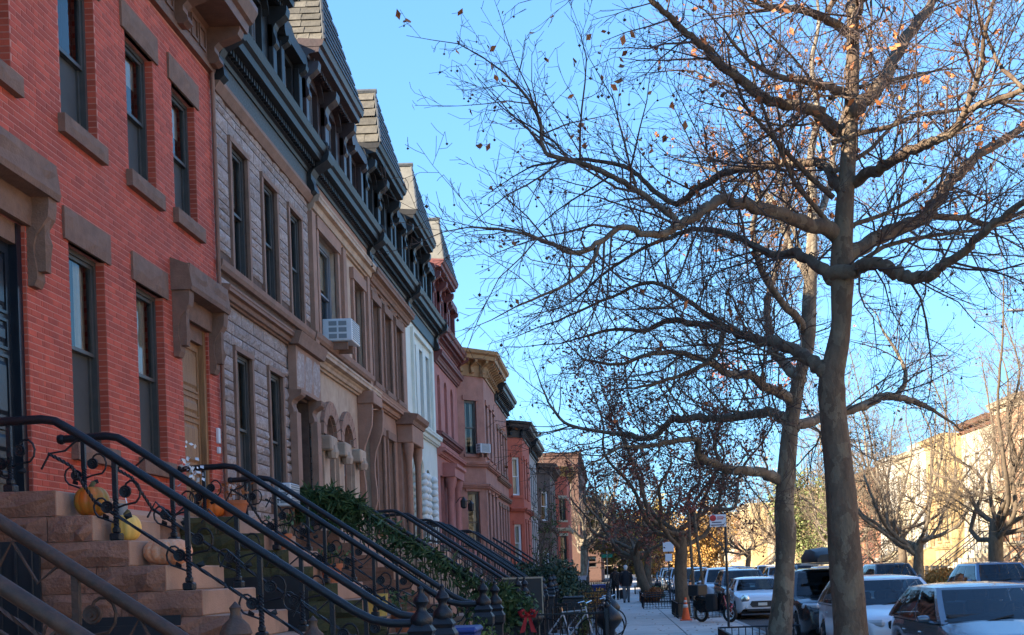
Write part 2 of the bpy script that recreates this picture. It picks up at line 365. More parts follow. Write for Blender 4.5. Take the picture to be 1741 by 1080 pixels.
# ------------------------------------------------------------------ ground, road, pavements
XF = -5.8           # left facades
KERB_L, KERB_R, XR = 3.55, 13.0, 22.4
tag(MB().quad((-900,-60,-.4),(900,-60,-.4),(900,1800,-.4),(-900,1800,-.4)).build('ground', 'ground'), kind='structure')
tag(MB().quad((KERB_L+.1,-30,-.15),(KERB_R-.1,-30,-.15),(KERB_R-.1,420,-.15),(KERB_L+.1,420,-.15)).build('road', 'asphalt'), kind='structure')
tag(MB().box(-22,0.0,-30,420,-.35,-.004).build('front_yards', 'concrete_base'), kind='structure')
pv = tag(MB().box(0.0,KERB_L,-30,420,-.3,0).build('sidewalk', 'concrete_base'), kind='structure')
r = random.Random(3)
slabm = MB().cbox(.010,1.760,.012,1.488,0,.012,.005).mesh('slab', 'concrete')
for j in range(-2, 54):
    for i in range(2):
        o = link('slab', slabm, pv, (i*1.775+.003, 4+j*1.5, .003+r.uniform(0,.004)))
        o.rotation_euler = (r.uniform(-.002,.002), r.uniform(-.002,.002), 0)
MB().box(.003,KERB_L-.003,85,420,0,.014).build('far_slabs', 'concrete', pv)
kb = tag(MB().box(KERB_L,KERB_L+.15,-30,420,-.3,.02).build('kerb', 'kerb'), kind='structure')
tag(MB().box(KERB_R-.15,KERB_R,-30,420,-.3,.02).build('kerb', 'kerb'), kind='structure')
tag(MB().box(KERB_R,XR+14,-30,420,-.3,.004).build('far_sidewalk', 'concrete'), kind='structure')

# ------------------------------------------------------------------ facade helpers (x out of the wall, y along it, z up)
def wall_mb(mb, y0, y1, z0, z1, ops, x=0.0, depth=.28, rv=None):
    ys = sorted({y0, y1, *[o[0] for o in ops], *[o[1] for o in ops]}); zs = sorted({z0, z1, *[o[2] for o in ops], *[o[3] for o in ops]})
    ys = [y for y in ys if y0 <= y <= y1]; zs = [z for z in zs if z0 <= z <= z1]
    for a, b in zip(ys, ys[1:]):
        for c, d in zip(zs, zs[1:]):
            m, n = (a+b)/2, (c+d)/2
            if any(o[0] < m < o[1] and o[2] < n < o[3] for o in ops): continue
            mb.quad((x,a,c),(x,b,c),(x,b,d),(x,a,d))
    q = rv or mb
    for a, b, c, d in [o[:4] for o in ops]:
        e = x-depth
        q.quad((x,a,c),(e,a,c),(e,a,d),(x,a,d)); q.quad((e,b,c),(x,b,c),(x,b,d),(e,b,d))
        q.quad((x,a,d),(e,a,d),(e,b,d),(x,b,d)); q.quad((e,a,c),(x,a,c),(x,b,c),(e,b,c))
def shell(root, W, z1, side='party_wall', depth=12.0, x0=-.285, roof='roof_tar', z0=-.3):
    """side walls and roof behind a facade"""
    MB().quad((x0,.01,z0),(-depth,.01,z0),(-depth,.01,z1),(x0,.01,z1)).quad((-depth,W-.01,z0),(x0,W-.01,z0),(x0,W-.01,z1),(-depth,W-.01,z1)).quad((-depth,.01,z0),(-depth,W-.01,z0),(-depth,W-.01,z1),(-depth,.01,z1)).build('side_wall', side, root)
    MB().quad((x0,.01,z1),(x0,W-.01,z1),(-depth,W-.01,z1),(-depth,.01,z1)).build('roof', roof, root)
def arch_pts(y0, y1, zs, rise, n=10):
    c = (y0+y1)/2; w = (y1-y0)/2
    return [(c-w*math.cos(PI*i/n), zs+rise*math.sin(PI*i/n)) for i in range(n+1)]
def window(root, y0, y1, z0, z1, fr='frame_dark', d=.13, up='glass_dark', lo='glass_dark', split=.5, lintel=None, sill=None, arch=0, fw=.055, muntin=False, trim=None):
    m = MB()
    m.box(-d-.07,-d+.03,y0,y0+fw,z0,z1).box(-d-.07,-d+.03,y1-fw,y1,z0,z1).box(-d-.07,-d+.03,y0+fw,y1-fw,z1-fw,z1).box(-d-.07,-d+.03,y0+fw,y1-fw,z0,z0+fw*.8)
    if arch:
        pts = arch_pts(y0, y1, z1-arch, arch)
        for (a, b), (c, e) in zip(pts, pts[1:]): m.poly([(.004,a,b),(.004,c,e),(.004,c,z1+.002),(.004,a,z1+.002)]); m.quad((.004,a,b),(-d,a,b),(-d,c,e),(.004,c,e))
    w = m.build('window', trim if (arch and trim) else fr, root)
    a, b = y0+fw, y1-fw; c, e = z0+fw*.8, z1-fw; s = .042; zm = c+(e-c)*split
    def sash(x, p, q):
        k = MB().box(x-.02,x+.02,a,a+s,p,q).box(x-.02,x+.02,b-s,b,p,q).box(x-.02,x+.02,a+s,b-s,q-s,q).box(x-.02,x+.02,a+s,b-s,p,p+s)
        if muntin: k.box(x-.008,x+.016,(a+b)/2-.012,(a+b)/2+.012,p+s,q-s)
        k.build('sash', fr, w)
    sash(-d-.012, zm-.02, e); sash(-d-.054, c, zm+.02)
    gm = lambda k: k if k == 'screen' else 'win_clear'
    MB().quad((-d-.016,a+s,zm),(-d-.016,b-s,zm),(-d-.016,b-s,e-s),(-d-.016,a+s,e-s)).build('pane', gm(up), w)
    MB().quad((-d-.058,a+s,c+s),(-d-.058,b-s,c+s),(-d-.058,b-s,zm),(-d-.058,a+s,zm)).build('pane', gm(lo), w)
    MB().quad((-d-.5,y0-.3,z0-.2),(-d-.5,y1+.3,z0-.2),(-d-.5,y1+.3,z1+.2),(-d-.5,y0-.3,z1+.2)).build('dark_backing', 'unlit_room', w)  # flat dark sheet stands in for the unlit room behind the panes
    def cloth(p, q, za, zb, amp=.015, n=14):
        k = MB()
        for i in range(n):
            t0, t1 = i/n, (i+1)/n; f = lambda t: -d-.10+amp*math.sin(t*n*1.1+z0*3)
            k.quad((f(t0),p+(q-p)*t0,za),(f(t1),p+(q-p)*t1,za),(f(t1),p+(q-p)*t1,zb),(f(t0),p+(q-p)*t0,zb))
        k.build('curtain', 'curtain', w)
    if up == 'glass_curtain':
        cloth(a, a+(b-a)*(.30+.1*math.sin(y0*7+z0)), c if lo == 'glass_curtain' else zm, e); cloth(b-(b-a)*.3, b, c if lo == 'glass_curtain' else zm, e)
    elif up == 'glass_pale': cloth(a, b, c if lo == 'glass_pale' else zm+(e-zm)*.2, e, .004)
    elif up == 'glass_dark' and math.sin(y0*12.9+z0*3.1) > .2: cloth(a, b, e-(e-c)*(.12+.22*abs(math.sin(y0*5+z0))), e, .003)
    if lintel: MB().rock(y0-.13,y1+.13,z1,z1+lintel[1],-.05,.045,7,3,.022).build('lintel', lintel[0], w)
    if sill: MB().rock(y0-.09,y1+.09,z0-sill[1],z0,-.16,.095,7,2,.012).build('sill', sill[0], w)
    return w
def panel_door(root, y0, y1, z0, z1, m, d=.3, rows=(.2,.42,.14,.24), cols=1, name='door', knob=True):
    mb = MB().box(-d-.06,-d,y0,y1,z0,z1)
    w = mb.build(name, m, root); tot = sum(rows); z = z1-.09; H = z1-z0-.2
    for h in rows:
        hh = H*h/tot
        for c in range(cols):
            a = y0+.09+(y1-y0-.12)*c/cols; b = y0+.03+(y1-y0-.12)*(c+1)/cols
            p = MB(); zz0, zz1 = z-hh+.05, z
            p.box(-d,-d+.022,a,b,zz1-.03,zz1).box(-d,-d+.022,a,b,zz0,zz0+.03).box(-d,-d+.022,a,a+.03,zz0+.03,zz1-.03).box(-d,-d+.022,b-.03,b,zz0+.03,zz1-.03)
            if hh > .2: p.prism([(-d,zz0+.07),(-d+.018,zz0+.11),(-d+.018,zz1-.11),(-d,zz1-.07)], a+.06, b-.06)
            p.build('panel', m, w)
        z -= hh
    if knob: MB().lathe([(0,0),(.02,.005),(.03,.03),(.02,.055),(0,.06)], (-d,y0+.1,z0+1.02), 8, 'x').build('knob', 'chrome', w)
    return w
def console(y0, y1, z0, z1, x1, x0=0.0):
    """S-scroll bracket, profile in x/z, extruded along y"""
    h = z1-z0; p = x1-x0
    pts = [(x0,z0),(x0+.28*p,z0),(x0+.42*p,z0+.08*h),(x0+.40*p,z0+.2*h),(x0+.30*p,z0+.34*h),(x0+.30*p,z0+.46*h),(x0+.42*p,z0+.58*h),(x0+.70*p,z0+.68*h),(x0+.94*p,z0+.78*h),(x0+p,z0+.9*h),(x0+p,z1),(x0,z1)]
    return MB().prism(pts, y0, y1)
def moulding(prof, y0, y1): return MB().prism(prof, y0, y1)
def cornice_prof(z0, z1, out, x0=-.02):
    h = z1-z0
    return [(x0,z0),(.06,z0),(.07,z0+.12*h),(.12,z0+.15*h),(.14,z0+.34*h),(out*.55,z0+.42*h),(out*.60,z0+.52*h),(out*.92,z0+.58*h),(out*.93,z0+.78*h),(out,z0+.86*h),(out,z1),(x0,z1+.03)]

# ------------------------------------------------------------------ red brick houses
def brick_house(Y0, Y1, label, door, wins, upper, door_mat, fine_from, hood_name='door_hood'):
    root = thing('brick_house', label, 'house', (XF, Y0, 0)); L = Y1-Y0
    ops = []
    ops.append((door[0]-Y0, door[1]-Y0, 2.57, 5.35))
    for a, b in wins: ops.append((a-Y0, b-Y0, 3.28, 5.46))
    for a, b in upper: ops.append((a-Y0, b-Y0, 6.8, 8.54))
    m = MB(); rv = MB(); wall_mb(m, 0, L, 2.6, 9.32, ops, x=0, depth=.26, rv=rv)
    m.build('wall', 'mortar_red', root); rv.build('reveal', 'mortar_red', root)
    # bricks
    r = random.Random(int(Y0*10)); bl, bh, mj = .212, .069, .0125; full = []; clip = []
    nz = int((9.32-2.6)/bh)
    for j in range(nz):
        z0 = 2.6+j*bh+mj/2; z1 = z0+bh-mj; off = (j % 2)*bl/2; zc = (z0+z1)/2
        cuts = [(0.0, L)]
        for o in ops:
            if o[2]-.01 < zc < o[3]+.01:
                nw = []
                for a, b in cuts:
                    if o[0] > a: nw.append((a, min(b, o[0])))
                    if o[1] < b: nw.append((max(a, o[1]), b))
                cuts = nw
        for k in range(-1, int(L/bl)+2):
            a = k*bl+off; b = a+bl-mj
            for c, d in cuts:
                p, q = max(a, c+.001), min(b, d-.001)
                if q-p > .035: (full if q-p > bl-mj-.002 else clip).append((p, q, z0, z1))
    vis = [t for t in full if t[0]+Y0 > fine_from]; vis.sort(key=lambda t: t[0]+.15*abs(t[2]-5)); single = set(vis[:300])
    bm0 = MB().cbox(-.02,.0045,0,bl-mj,0,bh-mj,.0025).mesh('brick', 'brick_red')
    for t in vis[:300]: link('brick', bm0, root, (r.uniform(-.001,.001), t[0], t[2]))
    m = MB()
    for t in full+clip:
        if t in single: continue
        x = .0045+r.uniform(-.001,.001); p, q, c, d = t; e = .002
        n = len(m.v); m.v += [(0,p,c),(0,q,c),(0,q,d),(0,p,d),(x,p+e,c+e),(x,q-e,c+e),(x,q-e,d-e),(x,p+e,d-e)]
        m.f += [(n+4,n+5,n+6,n+7),(n,n+1,n+5,n+4),(n+1,n+2,n+6,n+5),(n+2,n+3,n+7,n+6),(n+3,n,n+4,n+7)]
    for o in ops:                                    # bricks returning into the far jamb of each opening
        for j in range(nz):
            z0 = 2.6+j*bh+mj/2; z1 = z0+bh-mj
            if z0 < o[2] or z1 > o[3]: continue
            for xa, xb in (((-.105,-.002),(-.25,-.115)) if j % 2 else ((-.215,-.002),)):
                for yy, sg in ((o[1],-1),(o[0],1)):
                    m.quad((xa,yy+sg*.005,z0),(xb,yy+sg*.005,z0),(xb,yy+sg*.005,z1),(xa,yy+sg*.005,z1))
    tag(m.build('brickwork', 'brick_red', root), kind='stuff')
    # basement and water table
    b = MB(); wall_mb(b, 0, L, -.1, 2.45, [(w[0]-Y0, w[1]-Y0, .5, 1.9) for w in wins], x=.06, depth=.3); b.build('basement_wall', 'brownstone', root)
    MB().prism([(-.01,2.45),(.11,2.45),(.11,2.54),(.06,2.6),(-.01,2.62)], 0, L).build('water_table', 'brownstone_step', root)
    for a, c in wins: window(root, a-Y0, c-Y0, .5, 1.9, d=.12)
    for a, c in wins: window(root, a-Y0, c-Y0, 3.28, 5.46, up='glass_curtain', lo='screen', lintel=('brownstone',.35), sill=('brownstone',.2))
    for a, c in upper: window(root, a-Y0, c-Y0, 6.8, 8.54, up='glass_dark', lo='screen', lintel=('brownstone',.35), sill=('brownstone',.2))
    # door, architrave and bracketed hood
    a, c = door[0]-Y0, door[1]-Y0
    dd = panel_door(root, a+.12, c-.10, 2.57, 5.14, door_mat, d=.12, rows=(.95,.5,1.0,.5,.35))
    MB().box(-.2,-.04,a,a+.12,2.57,5.35).build('door_jamb', door_mat, root); MB().box(-.2,-.04,c-.10,c,2.57,5.35).build('door_jamb', door_mat, root)
    MB().box(-.2,-.05,a+.12,c-.10,5.14,5.35).build('transom', 'brownstone', root)
    hd = MB().rock(a-.16,c+.12,5.35,5.66,-.02,.07,7,2,.02).build('door_hood', 'brownstone', root)
    MB().prism([(.0,5.64),(.27,5.64),(.29,5.70),(.28,5.76),(.25,5.98),(.0,6.08)], a-.34, c+.2).build('hood_slab', 'brownstone', hd)
    MB().rock(a-.31,c+.17,5.75,6.0,.1,.275,9,2,.035).build('hood_stone', 'brownstone', hd)
    for y in (a-.31, c+.02):
        console(y, y+.17, 4.75, 5.64, .24).build('bracket', 'brownstone', hd)
        MB().rock(y+.03,y+.14,4.9,5.55,.06,.19,2,5,.04).build('carving', 'brownstone', hd)
    # bracketed wooden cornice
    co = moulding([(0,9.32),(.08,9.32),(.10,9.38),(.07,9.42),(.07,9.86),(.12,9.9),(.0,9.9)], 0, L).build('cornice', 'brown_cornice', root)
    moulding([(0,9.9),(.6,9.9),(.62,10.02),(.68,10.05),(.76,10.2),(.76,10.28),(0,10.34)], 0, L).build('crown_moulding', 'brown_cornice', co)
    n = 5
    for i in range(n):
        y = .08+i*(L-.36)/(n-1); console(y, y+.2, 9.36, 9.9, .56, .02).build('bracket', 'brown_cornice', co)
        if i < n-1:
            s = (L-.36)/(n-1); q = MB()
            for k in range(3):
                ya = y+.27+k*(s-.3)/3; yb = ya+(s-.3)/3-.06
                q.box(.07,.095,ya,yb,9.48,9.52).box(.07,.095,ya,yb,9.76,9.80).box(.07,.095,ya,ya+.03,9.52,9.76).box(.07,.095,yb-.03,yb,9.52,9.76)
            q.build('frieze_panel', 'brown_cornice', co)
    shell(root, L, 9.9, depth=12.5)
    return root
brick_house(1.15, 6.6, 'red brick house behind the rusty rail, out of view at left', (5.3,6.3), [(1.9,2.8),(3.6,4.5)], [(1.9,2.8),(3.6,4.5),(5.3,6.2)], 'door_black', 99)
brick_house(6.6, 12.05, 'red brick house at left edge with black panelled front door', (10.62,11.72), [(7.3,8.2),(9.0,9.9)], [(7.3,8.2),(9.0,9.9),(10.65,11.55)], 'door_black', 10.9)
h1 = brick_house(12.05, 17.48, 'red brick house with carved oak door beside the grey stone house', (15.95,17.02), [(12.66,13.56),(14.45,15.33)], [(12.60,13.50),(14.36,15.24),(15.88,16.76)], 'door_oak', 12.0)
MB().tube([(.06,5.38,2.6),(.06,5.38,9.35)], .03, 8).build('downpipe', 'brown_trim', h1)
MB().cbox(.0,.05,5.16,5.24,3.75,3.98,.01).cbox(.0,.05,5.17,5.23,3.6,3.7,.01).build('doorbell', 'white_plastic', h1)

# ------------------------------------------------------------------ mansard storey shared by five houses
def mansard(root, L, cm, side, wind='glass_dark', trim=None, zb=9.3, pan='grey_frieze', style=0):
    tm = trim or cm
    MB().box(-.02,.07,.02,L-.02,zb,zb+.4).build('frieze', pan, root)
    co = moulding([(0,zb+.36),(.1,zb+.36),(.12,zb+.42),(.17,zb+.44),(.17,zb+.55),(.36,zb+.57),(.38,zb+.68),(.44,zb+.72),(.48,zb+.84),(.0,zb+.9)], .02, L-.02).build('cornice', cm, root)
    q = MB()
    for i in range(int(L/.13)): q.box(.17,.25,.1+i*.13,.165+i*.13,zb+.45,zb+.55)
    tag(q.build('dentils', cm, co), kind='stuff')
    for y in (0.0, L-.2):
        console(y, y+.2, zb-.05, zb+.78, .52).build('bracket', cm, co)
        MB().lathe([(0,.0),(.09,.0),(.12,.03),(.07,.05),(.05,.08),(0,.08)], (.40,y+.1-.12,zb+.86), 10, 'y').build('bracket_rosette', cm, co)
    zt = zb+.86; ze = 12.0
    # slate slope behind
    MB().quad((-.22,0,zt),(-.22,L,zt),(-.75,L,ze+.4),(-.75,0,ze+.4)).build('mansard_slope', 'slate', root)
    sl = MB(); r = random.Random(int(L*100)+style)
    for j in range(14):
        for i in range(int((L-3.6)/.22)+2):
            y = 3.55+i*.22-(j % 2)*.11; z = zt+j*.175
            if y+.21 > L: continue
            x = -.22-.53*(z-zt)/(ze+.4-zt); x2 = -.22-.53*(z+.19-zt)/(ze+.4-zt)
            sl.poly([(x+.03,y,z),(x+.03,y+.205,z),(x2+.008,y+.205,z+.19),(x2+.008,y,z+.19)]); sl.poly([(x+.03,y,z),(x,y,z),(x,y+.205,z),(x+.03,y+.205,z)])
    tag(sl.build('slates', 'slate', root), kind='stuff')
    # pavilion with paired windows
    pw = 3.45; a0 = .12
    pm = MB(); wall_mb(pm, a0, a0+pw, zt, ze, [(.55,1.4,zt+.28,zt+1.66),(2.15,3.0,zt+.28,zt+1.66)], x=-.06, depth=.2)
    pm.quad((-.06,a0,zt),(-1.4,a0,zt),(-1.4,a0,ze),(-.06,a0,ze)).quad((-1.4,a0+pw,zt),(-.06,a0+pw,zt),(-.06,a0+pw,ze),(-1.4,a0+pw,ze))
    pav = pm.build('pavilion', tm, root)
    for y in (.55, 2.15):
        w = window(root, y, y+.85, zt+.28, zt+1.66, fr='frame_blue', d=.2, up=wind, lo='glass_dark')
        p = arch_pts(y-.12, y+.97, zt+1.52, .34, 9); q = MB()
        for (ya, za), (yb, zb2) in zip(p, p[1:]): q.poly([(.05,ya,za),(.05,yb,zb2),(.05,yb,zb2+.1),(.05,ya,za+.1)]); q.poly([(-.06,ya,za),(-.06,yb,zb2),(.05,yb,zb2),(.05,ya,za)]); q.poly([(.05,ya,za+.1),(.05,yb,zb2+.1),(-.06,yb,zb2+.1),(-.06,ya,za+.1)])
        q.build('arched_hood', tm, w)
        MB().box(-.058,.05,y-.14,y+.99,zt+.2,zt+.28).build('sill', tm, w)
    for y, hw in ((a0,.2),(1.62,.3),(a0+pw-.22,.22)):
        MB().cbox(-.058,.04,y,y+hw,zt,zt+1.5).cbox(-.058,.07,y-.02,y+hw+.02,zt,zt+.18).build('pilaster', tm, pav)
        console(y, y+hw, zt+1.1, ze-.02, .30, -.05).build('bracket', tm, pav)
    hc = moulding([(-.06,ze),(.12,ze),(.14,ze+.06),(.34,ze+.1),(.36,ze+.2),(.42,ze+.23),(.46,ze+.34),(-.06,ze+.38)], a0-.14, a0+pw+.12).build('pavilion_cornice', tm, root)
    MB().prism([(.46,ze+.34),(.42,ze+.23),(.36,ze+.2),(-.6,ze+.2),(-.6,ze+.36)], a0-.15, a0-.139).build('cornice_return', tm, hc)
    q = MB()
    for i in range(int(pw/.12)): q.box(.12,.2,a0+.06+i*.12,a0+.12+i*.12,ze-.02,ze+.07)
    tag(q.build('dentils', tm, hc), kind='stuff')
    # steep slate roof: upright near end, front falling to the far end
    zk = ze+.34; za = 13.95; yb = a0+pw+.1; YB = a0+.8
    A, B, C, D = (.45,a0-.12,zk), (.18,YB,za), (-4.5,YB,za), (-4.5,a0-.12,zk)
    E, Fp = (.45,yb,zk), (-4.5,yb,zk)
    rf = MB().poly([A, E, B]).poly([B, E, Fp, C]).build('pavilion_roof', 'slate', root)
    MB().poly([D, A, B, C]).build('end_wall', side, rf)
    sl = MB(); nr = 10
    for j in range(nr):
        t0, t1 = j/nr, (j+1.05)/nr
        za0, za1 = zk+(za-zk)*t0, zk+(za-zk)*min(1,t1); x0 = .45-.27*t0; x1 = .45-.27*min(1,t1)
        ys, yE = a0-.12+.92*t0, yb-(yb-YB)*t0
        i = 0
        while True:
            y = ys+.02+i*.2-(j % 2)*.1; i += 1
            if y+.19 > yE: break
            if y < ys: continue
            sl.poly([(x0+.03,y,za0),(x0+.03,y+.19,za0),(x1+.008,y+.19,za1),(x1+.008,y,za1)]); sl.poly([(x0+.03,y,za0),(x0,y,za0),(x0,y+.19,za0),(x0+.03,y+.19,za0)])
    tag(sl.build('slates', 'slate', rf), kind='stuff')
    if style != 2:                 # courses of rough slate or stone on the near end
        sl = MB()
        nr = 9 if style == 0 else 6
        for j in range(nr):
            z0, z1 = zk+(za-zk)*j/nr, zk+(za-zk)*(j+1)/nr; x = .40-.27*j/nr; yy = a0-.12+.92*j/nr
            while x > -4.3:
                w = r.uniform(.22,.4) if style == 0 else r.uniform(.3,.6); o = r.uniform(.012,.035) if style == 0 else r.uniform(.03,.09)
                sl.poly([(x,yy-o,z0+.01),(x,yy+.92/nr-o*.4,z1),(x-w+.01,yy+.92/nr-o*.4,z1-r.uniform(0,.03)),(x-w+.01,yy-o*r.uniform(.6,1.2),z0+.01)])
                sl.poly([(x,yy-o,z0+.01),(x-w+.01,yy-o,z0+.01),(x-w+.01,yy+.02,z0+.01),(x,yy+.02,z0+.01)])
                x -= w
        tag(sl.build('end_slates', side, rf), kind='stuff')
    MB().tube([(.24,YB-.02,za+.02),(-4.5,YB-.02,za+.02)], .06, 6).tube([(.46,a0-.12,zk),(.19,YB,za)], .035, 6).build('ridge_cap', 'slate', rf)
    # dormer
    d0 = a0+pw+.25; d1 = L-.28
    dm = MB(); wall_mb(dm, d0, d1, zt, zt+1.75, [(d0+.3,d1-.3,zt+.3,zt+1.4)], x=-.06, depth=.2)
    dm.quad((-.06,d0,zt),(-1,d0,zt),(-1,d0,zt+1.75),(-.06,d0,zt+1.75)).quad((-1,d1,zt),(-.06,d1,zt),(-.06,d1,zt+1.75),(-1,d1,zt+1.75))
    do = dm.build('dormer', tm, root)
    window(root, d0+.3, d1-.3, zt+.3, zt+1.4, fr='frame_blue', d=.2, up='glass_pale' if style == 1 else wind)
    for y in (d0, d1-.2):
        MB().cbox(-.058,.06,y,y+.2,zt,zt+1.42).build('pilaster', tm, do); console(y+.01, y+.19, zt+1.05, zt+1.5, .2, -.05).build('bracket', tm, do)
    MB().prism([(d0-.04,zt+1.5),(d1+.04,zt+1.5),(d1+.1,zt+1.58),(d1+.1,zt+1.66),(d1-.02,zt+1.74),(d0+.02,zt+1.74),(d0-.1,zt+1.66),(d0-.1,zt+1.58)], -.2, .16, 'x').build('dormer_hood', tm, do)
    MB().prism([(d0,zt+1.745),(d1,zt+1.745),((d0+d1)/2+.1,zt+2.05),((d0+d1)/2-.1,zt+2.05)], -.5, .05, 'x').build('dormer_roof', 'slate', do)
    shell(root, L, 12.3, depth=12.0, x0=-.9)
    MB().quad((-.9,L-.01,-.3),(-.28,L-.01,-.3),(-.28,L-.01,zt),(-.9,L-.01,zt)).quad((-.28,.01,-.3),(-.9,.01,-.3),(-.9,.01,zt),(-.28,.01,zt)).build('side_wall', 'party_wall', root)

# ------------------------------------------------------------------ grey-brown ashlar house
Y0, Y1 = 17.5, 23.0; L = Y1-Y0
h2 = thing('ashlar_house', 'rock-faced grey brown stone house with dark mansard next to red brick', 'house', (XF, Y0, 0))
ops = [(18.28-Y0,19.08-Y0,6.58,8.6),(19.95-Y0,20.75-Y0,6.58,8.6),(21.6-Y0,22.4-Y0,6.58,8.6),(18.2-Y0,18.98-Y0,2.95,5.3),(19.98-Y0,20.74-Y0,2.95,5.3),(21.45-Y0,22.6-Y0,2.5,5.1)]
m = MB(); wall_mb(m, 0, L, -.1, 9.3, ops, x=-.01); m.build('wall', 'ashlar_joint', h2)
r = random.Random(21); z = 2.5; cnt = 0; extra = MB()
while z < 9.1:
    hh = r.choice((.14,.17,.2,.23)); zc = z+hh/2
    if not (5.98 < zc+.1 and zc-.1 < 6.16) and not (6.4 < zc+.08 and zc-.08 < 6.56):
        cuts = [(0.02, L-.02)]
        for o in ops:
            if o[2]-.1 < zc < o[3]+.05:
                nw = []
                for a, b in cuts:
                    if o[0]-.09 > a: nw.append((a, min(b, o[0]-.09)))
                    if o[1]+.09 < b: nw.append((max(a, o[1]+.09), b))
                cuts = [c for c in nw if c[1]-c[0] > .05]
        for a, b in cuts:
            y = a
            while b-y > .02:
                w = r.uniform(.42,.8)
                if b-y-w < .25: w = b-y
                k = MB().rock(y+.010,y+w-.010,z+.010,z+hh-.010,-.03,.018,6,3,.022,r,.012); cnt += 1
                if cnt <= 298: k.build('stone', 'ashlar', h2)
                else:
                    n = len(extra.v); extra.v += k.v; extra.f += [tuple(i+n for i in f) for f in k.f]
                y += w
    z += hh
if extra.v: tag(extra.build('stonework', 'ashlar', h2), kind='stuff')
for i, o in enumerate(ops[:5]):
    w = window(h2, o[0], o[1], o[2], o[3], fr='frame_dark', d=.07, up=('glass_pale','glass_curtain','glass_dark','glass_curtain','glass_pale')[i], lo='glass_dark' if i < 3 else 'screen')
    MB().box(-.02,.045,o[0]-.09,o[0],o[2],o[3]).box(-.02,.045,o[1],o[1]+.09,o[2],o[3]).box(-.02,.055,o[0]-.09,o[1]+.09,o[3],o[3]+.08).build('surround', 'brown_trim', w)
moulding([(-.02,6.42),(.06,6.42),(.09,6.48),(.10,6.56),(-.02,6.58)], 0.01, L-.01).build('sill_course', 'brown_trim', h2)
moulding(cornice_prof(5.96,6.18,.2), 0.01, L-.01).build('belt_course', 'brown_trim', h2)
moulding([(-.02,9.12),(.06,9.12),(.10,9.18),(.14,9.24),(.14,9.3),(-.02,9.31)], 0.01, L-.01).build('upper_course', 'brown_trim', h2)
po = MB().box(.03,.16,ops[5][0]-.3,ops[5][0]-.02,2.5,4.75).build('portal', 'brown_plain', h2); MB().box(.03,.16,ops[5][1]+.02,ops[5][1]+.3,2.5,4.75).build('pilaster', 'brown_plain', po)
for y in (ops[5][0]-.32, ops[5][1]+.0): console(y, y+.32, 4.72, 5.15, .26).build('bracket', 'brown_trim', po)
MB().box(.03,.18,ops[5][0]-.3,ops[5][1]+.3,5.15,5.96).build('entablature', 'brown_plain', po)
moulding([(.1,5.97),(.26,5.97),(.29,6.08),(.33,6.19),(.1,6.24)], ops[5][0]-.4, ops[5][1]+.38).build('portal_cornice', 'brown_trim', po)
for k in range(3): MB().rock(ops[5][0]-.28+k*.58,ops[5][0]+.28+k*.58,5.2,5.9,.16,.19,4,3,.02).build('stone', 'ashlar', po)
panel_door(h2, ops[5][0], ops[5][1], 2.5, 5.1, 'frame_brown', d=.55, rows=(.5,.5,.5), cols=2)
rl = MB()
for k in range(14): rl.box(-.54,-.26,ops[5][1]-.02,ops[5][1]-.002,2.55+k*.18,2.71+k*.18)
rl.build('reveal_stones', 'brownstone', h2)
MB().quad((-.56,ops[5][0],2.5),(.0,ops[5][0],2.5),(.0,ops[5][1],2.5),(-.56,ops[5][1],2.5)).build('threshold', 'brownstone_step', h2)
mansard(h2, L, 'dark_cornice', 'slate_side', wind='glass_curtain', style=0)

# ------------------------------------------------------------------ tan stone house with arched windows
Y0, Y1 = 23.0, 28.55; L = Y1-Y0
h3 = thing('arched_window_house', 'tan stone house with two arched parlour windows and scroll-bracketed door', 'house', (XF, Y0, 0))
ops = [(.62,2.25,6.62,8.75),(3.85,4.85,6.62,8.55),(.75,1.6,2.95,5.05),(2.3,3.15,2.95,5.05),(4.35,5.3,2.5,5.6)]
m = MB(); wall_mb(m, 0, L, -.1, 9.3, ops, x=0); m.build('wall', 'tan_stone', h3)
window(h3, *ops[0], fr='frame_blue', up='glass_pale', lo='glass_dark', fw=.12)
window(h3, *ops[1], fr='frame_brown', up='glass_dark')
for o in ops[:2]: MB().box(-.02,.07,o[0]-.16,o[0],o[2],o[3]).box(-.02,.07,o[1],o[1]+.16,o[2],o[3]).box(-.02,.10,o[0]-.2,o[1]+.2,o[3],o[3]+.26).build('surround', 'brown_plain', h3)
for o in ops[2:4]:
    w = window(h3, *o, fr='frame_blue', up='glass_dark', lo='glass_curtain', arch=.42, trim='brown_plain')
    q = MB()
    for k in range(9):
        a = PI*(k+.05)/9; b = PI*(k+.95)/9; cy = (o[0]+o[1])/2; R1, R2 = .46, .74
        q.poly([(.075,cy-R1*math.cos(t),4.62+R1*math.sin(t)) if i < 2 else (.085,cy-R2*math.cos(t),4.62+R2*math.sin(t)) for i, t in ((0,a),(1,b),(2,b),(3,a))])
        q.poly([(.004,cy-R2*math.cos(a),4.62+R2*math.sin(a)),(.085,cy-R2*math.cos(a),4.62+R2*math.sin(a)),(.085,cy-R2*math.cos(b),4.62+R2*math.sin(b)),(.004,cy-R2*math.cos(b),4.62+R2*math.sin(b))])
        q.poly([(.075,cy-R1*math.cos(a),4.62+R1*math.sin(a)),(.004,cy-R1*math.cos(a),4.62+R1*math.sin(a)),(.004,cy-R1*math.cos(b),4.62+R1*math.sin(b)),(.075,cy-R1*math.cos(b),4.62+R1*math.sin(b))])
    q.build('arch_stones', 'brown_plain', w)
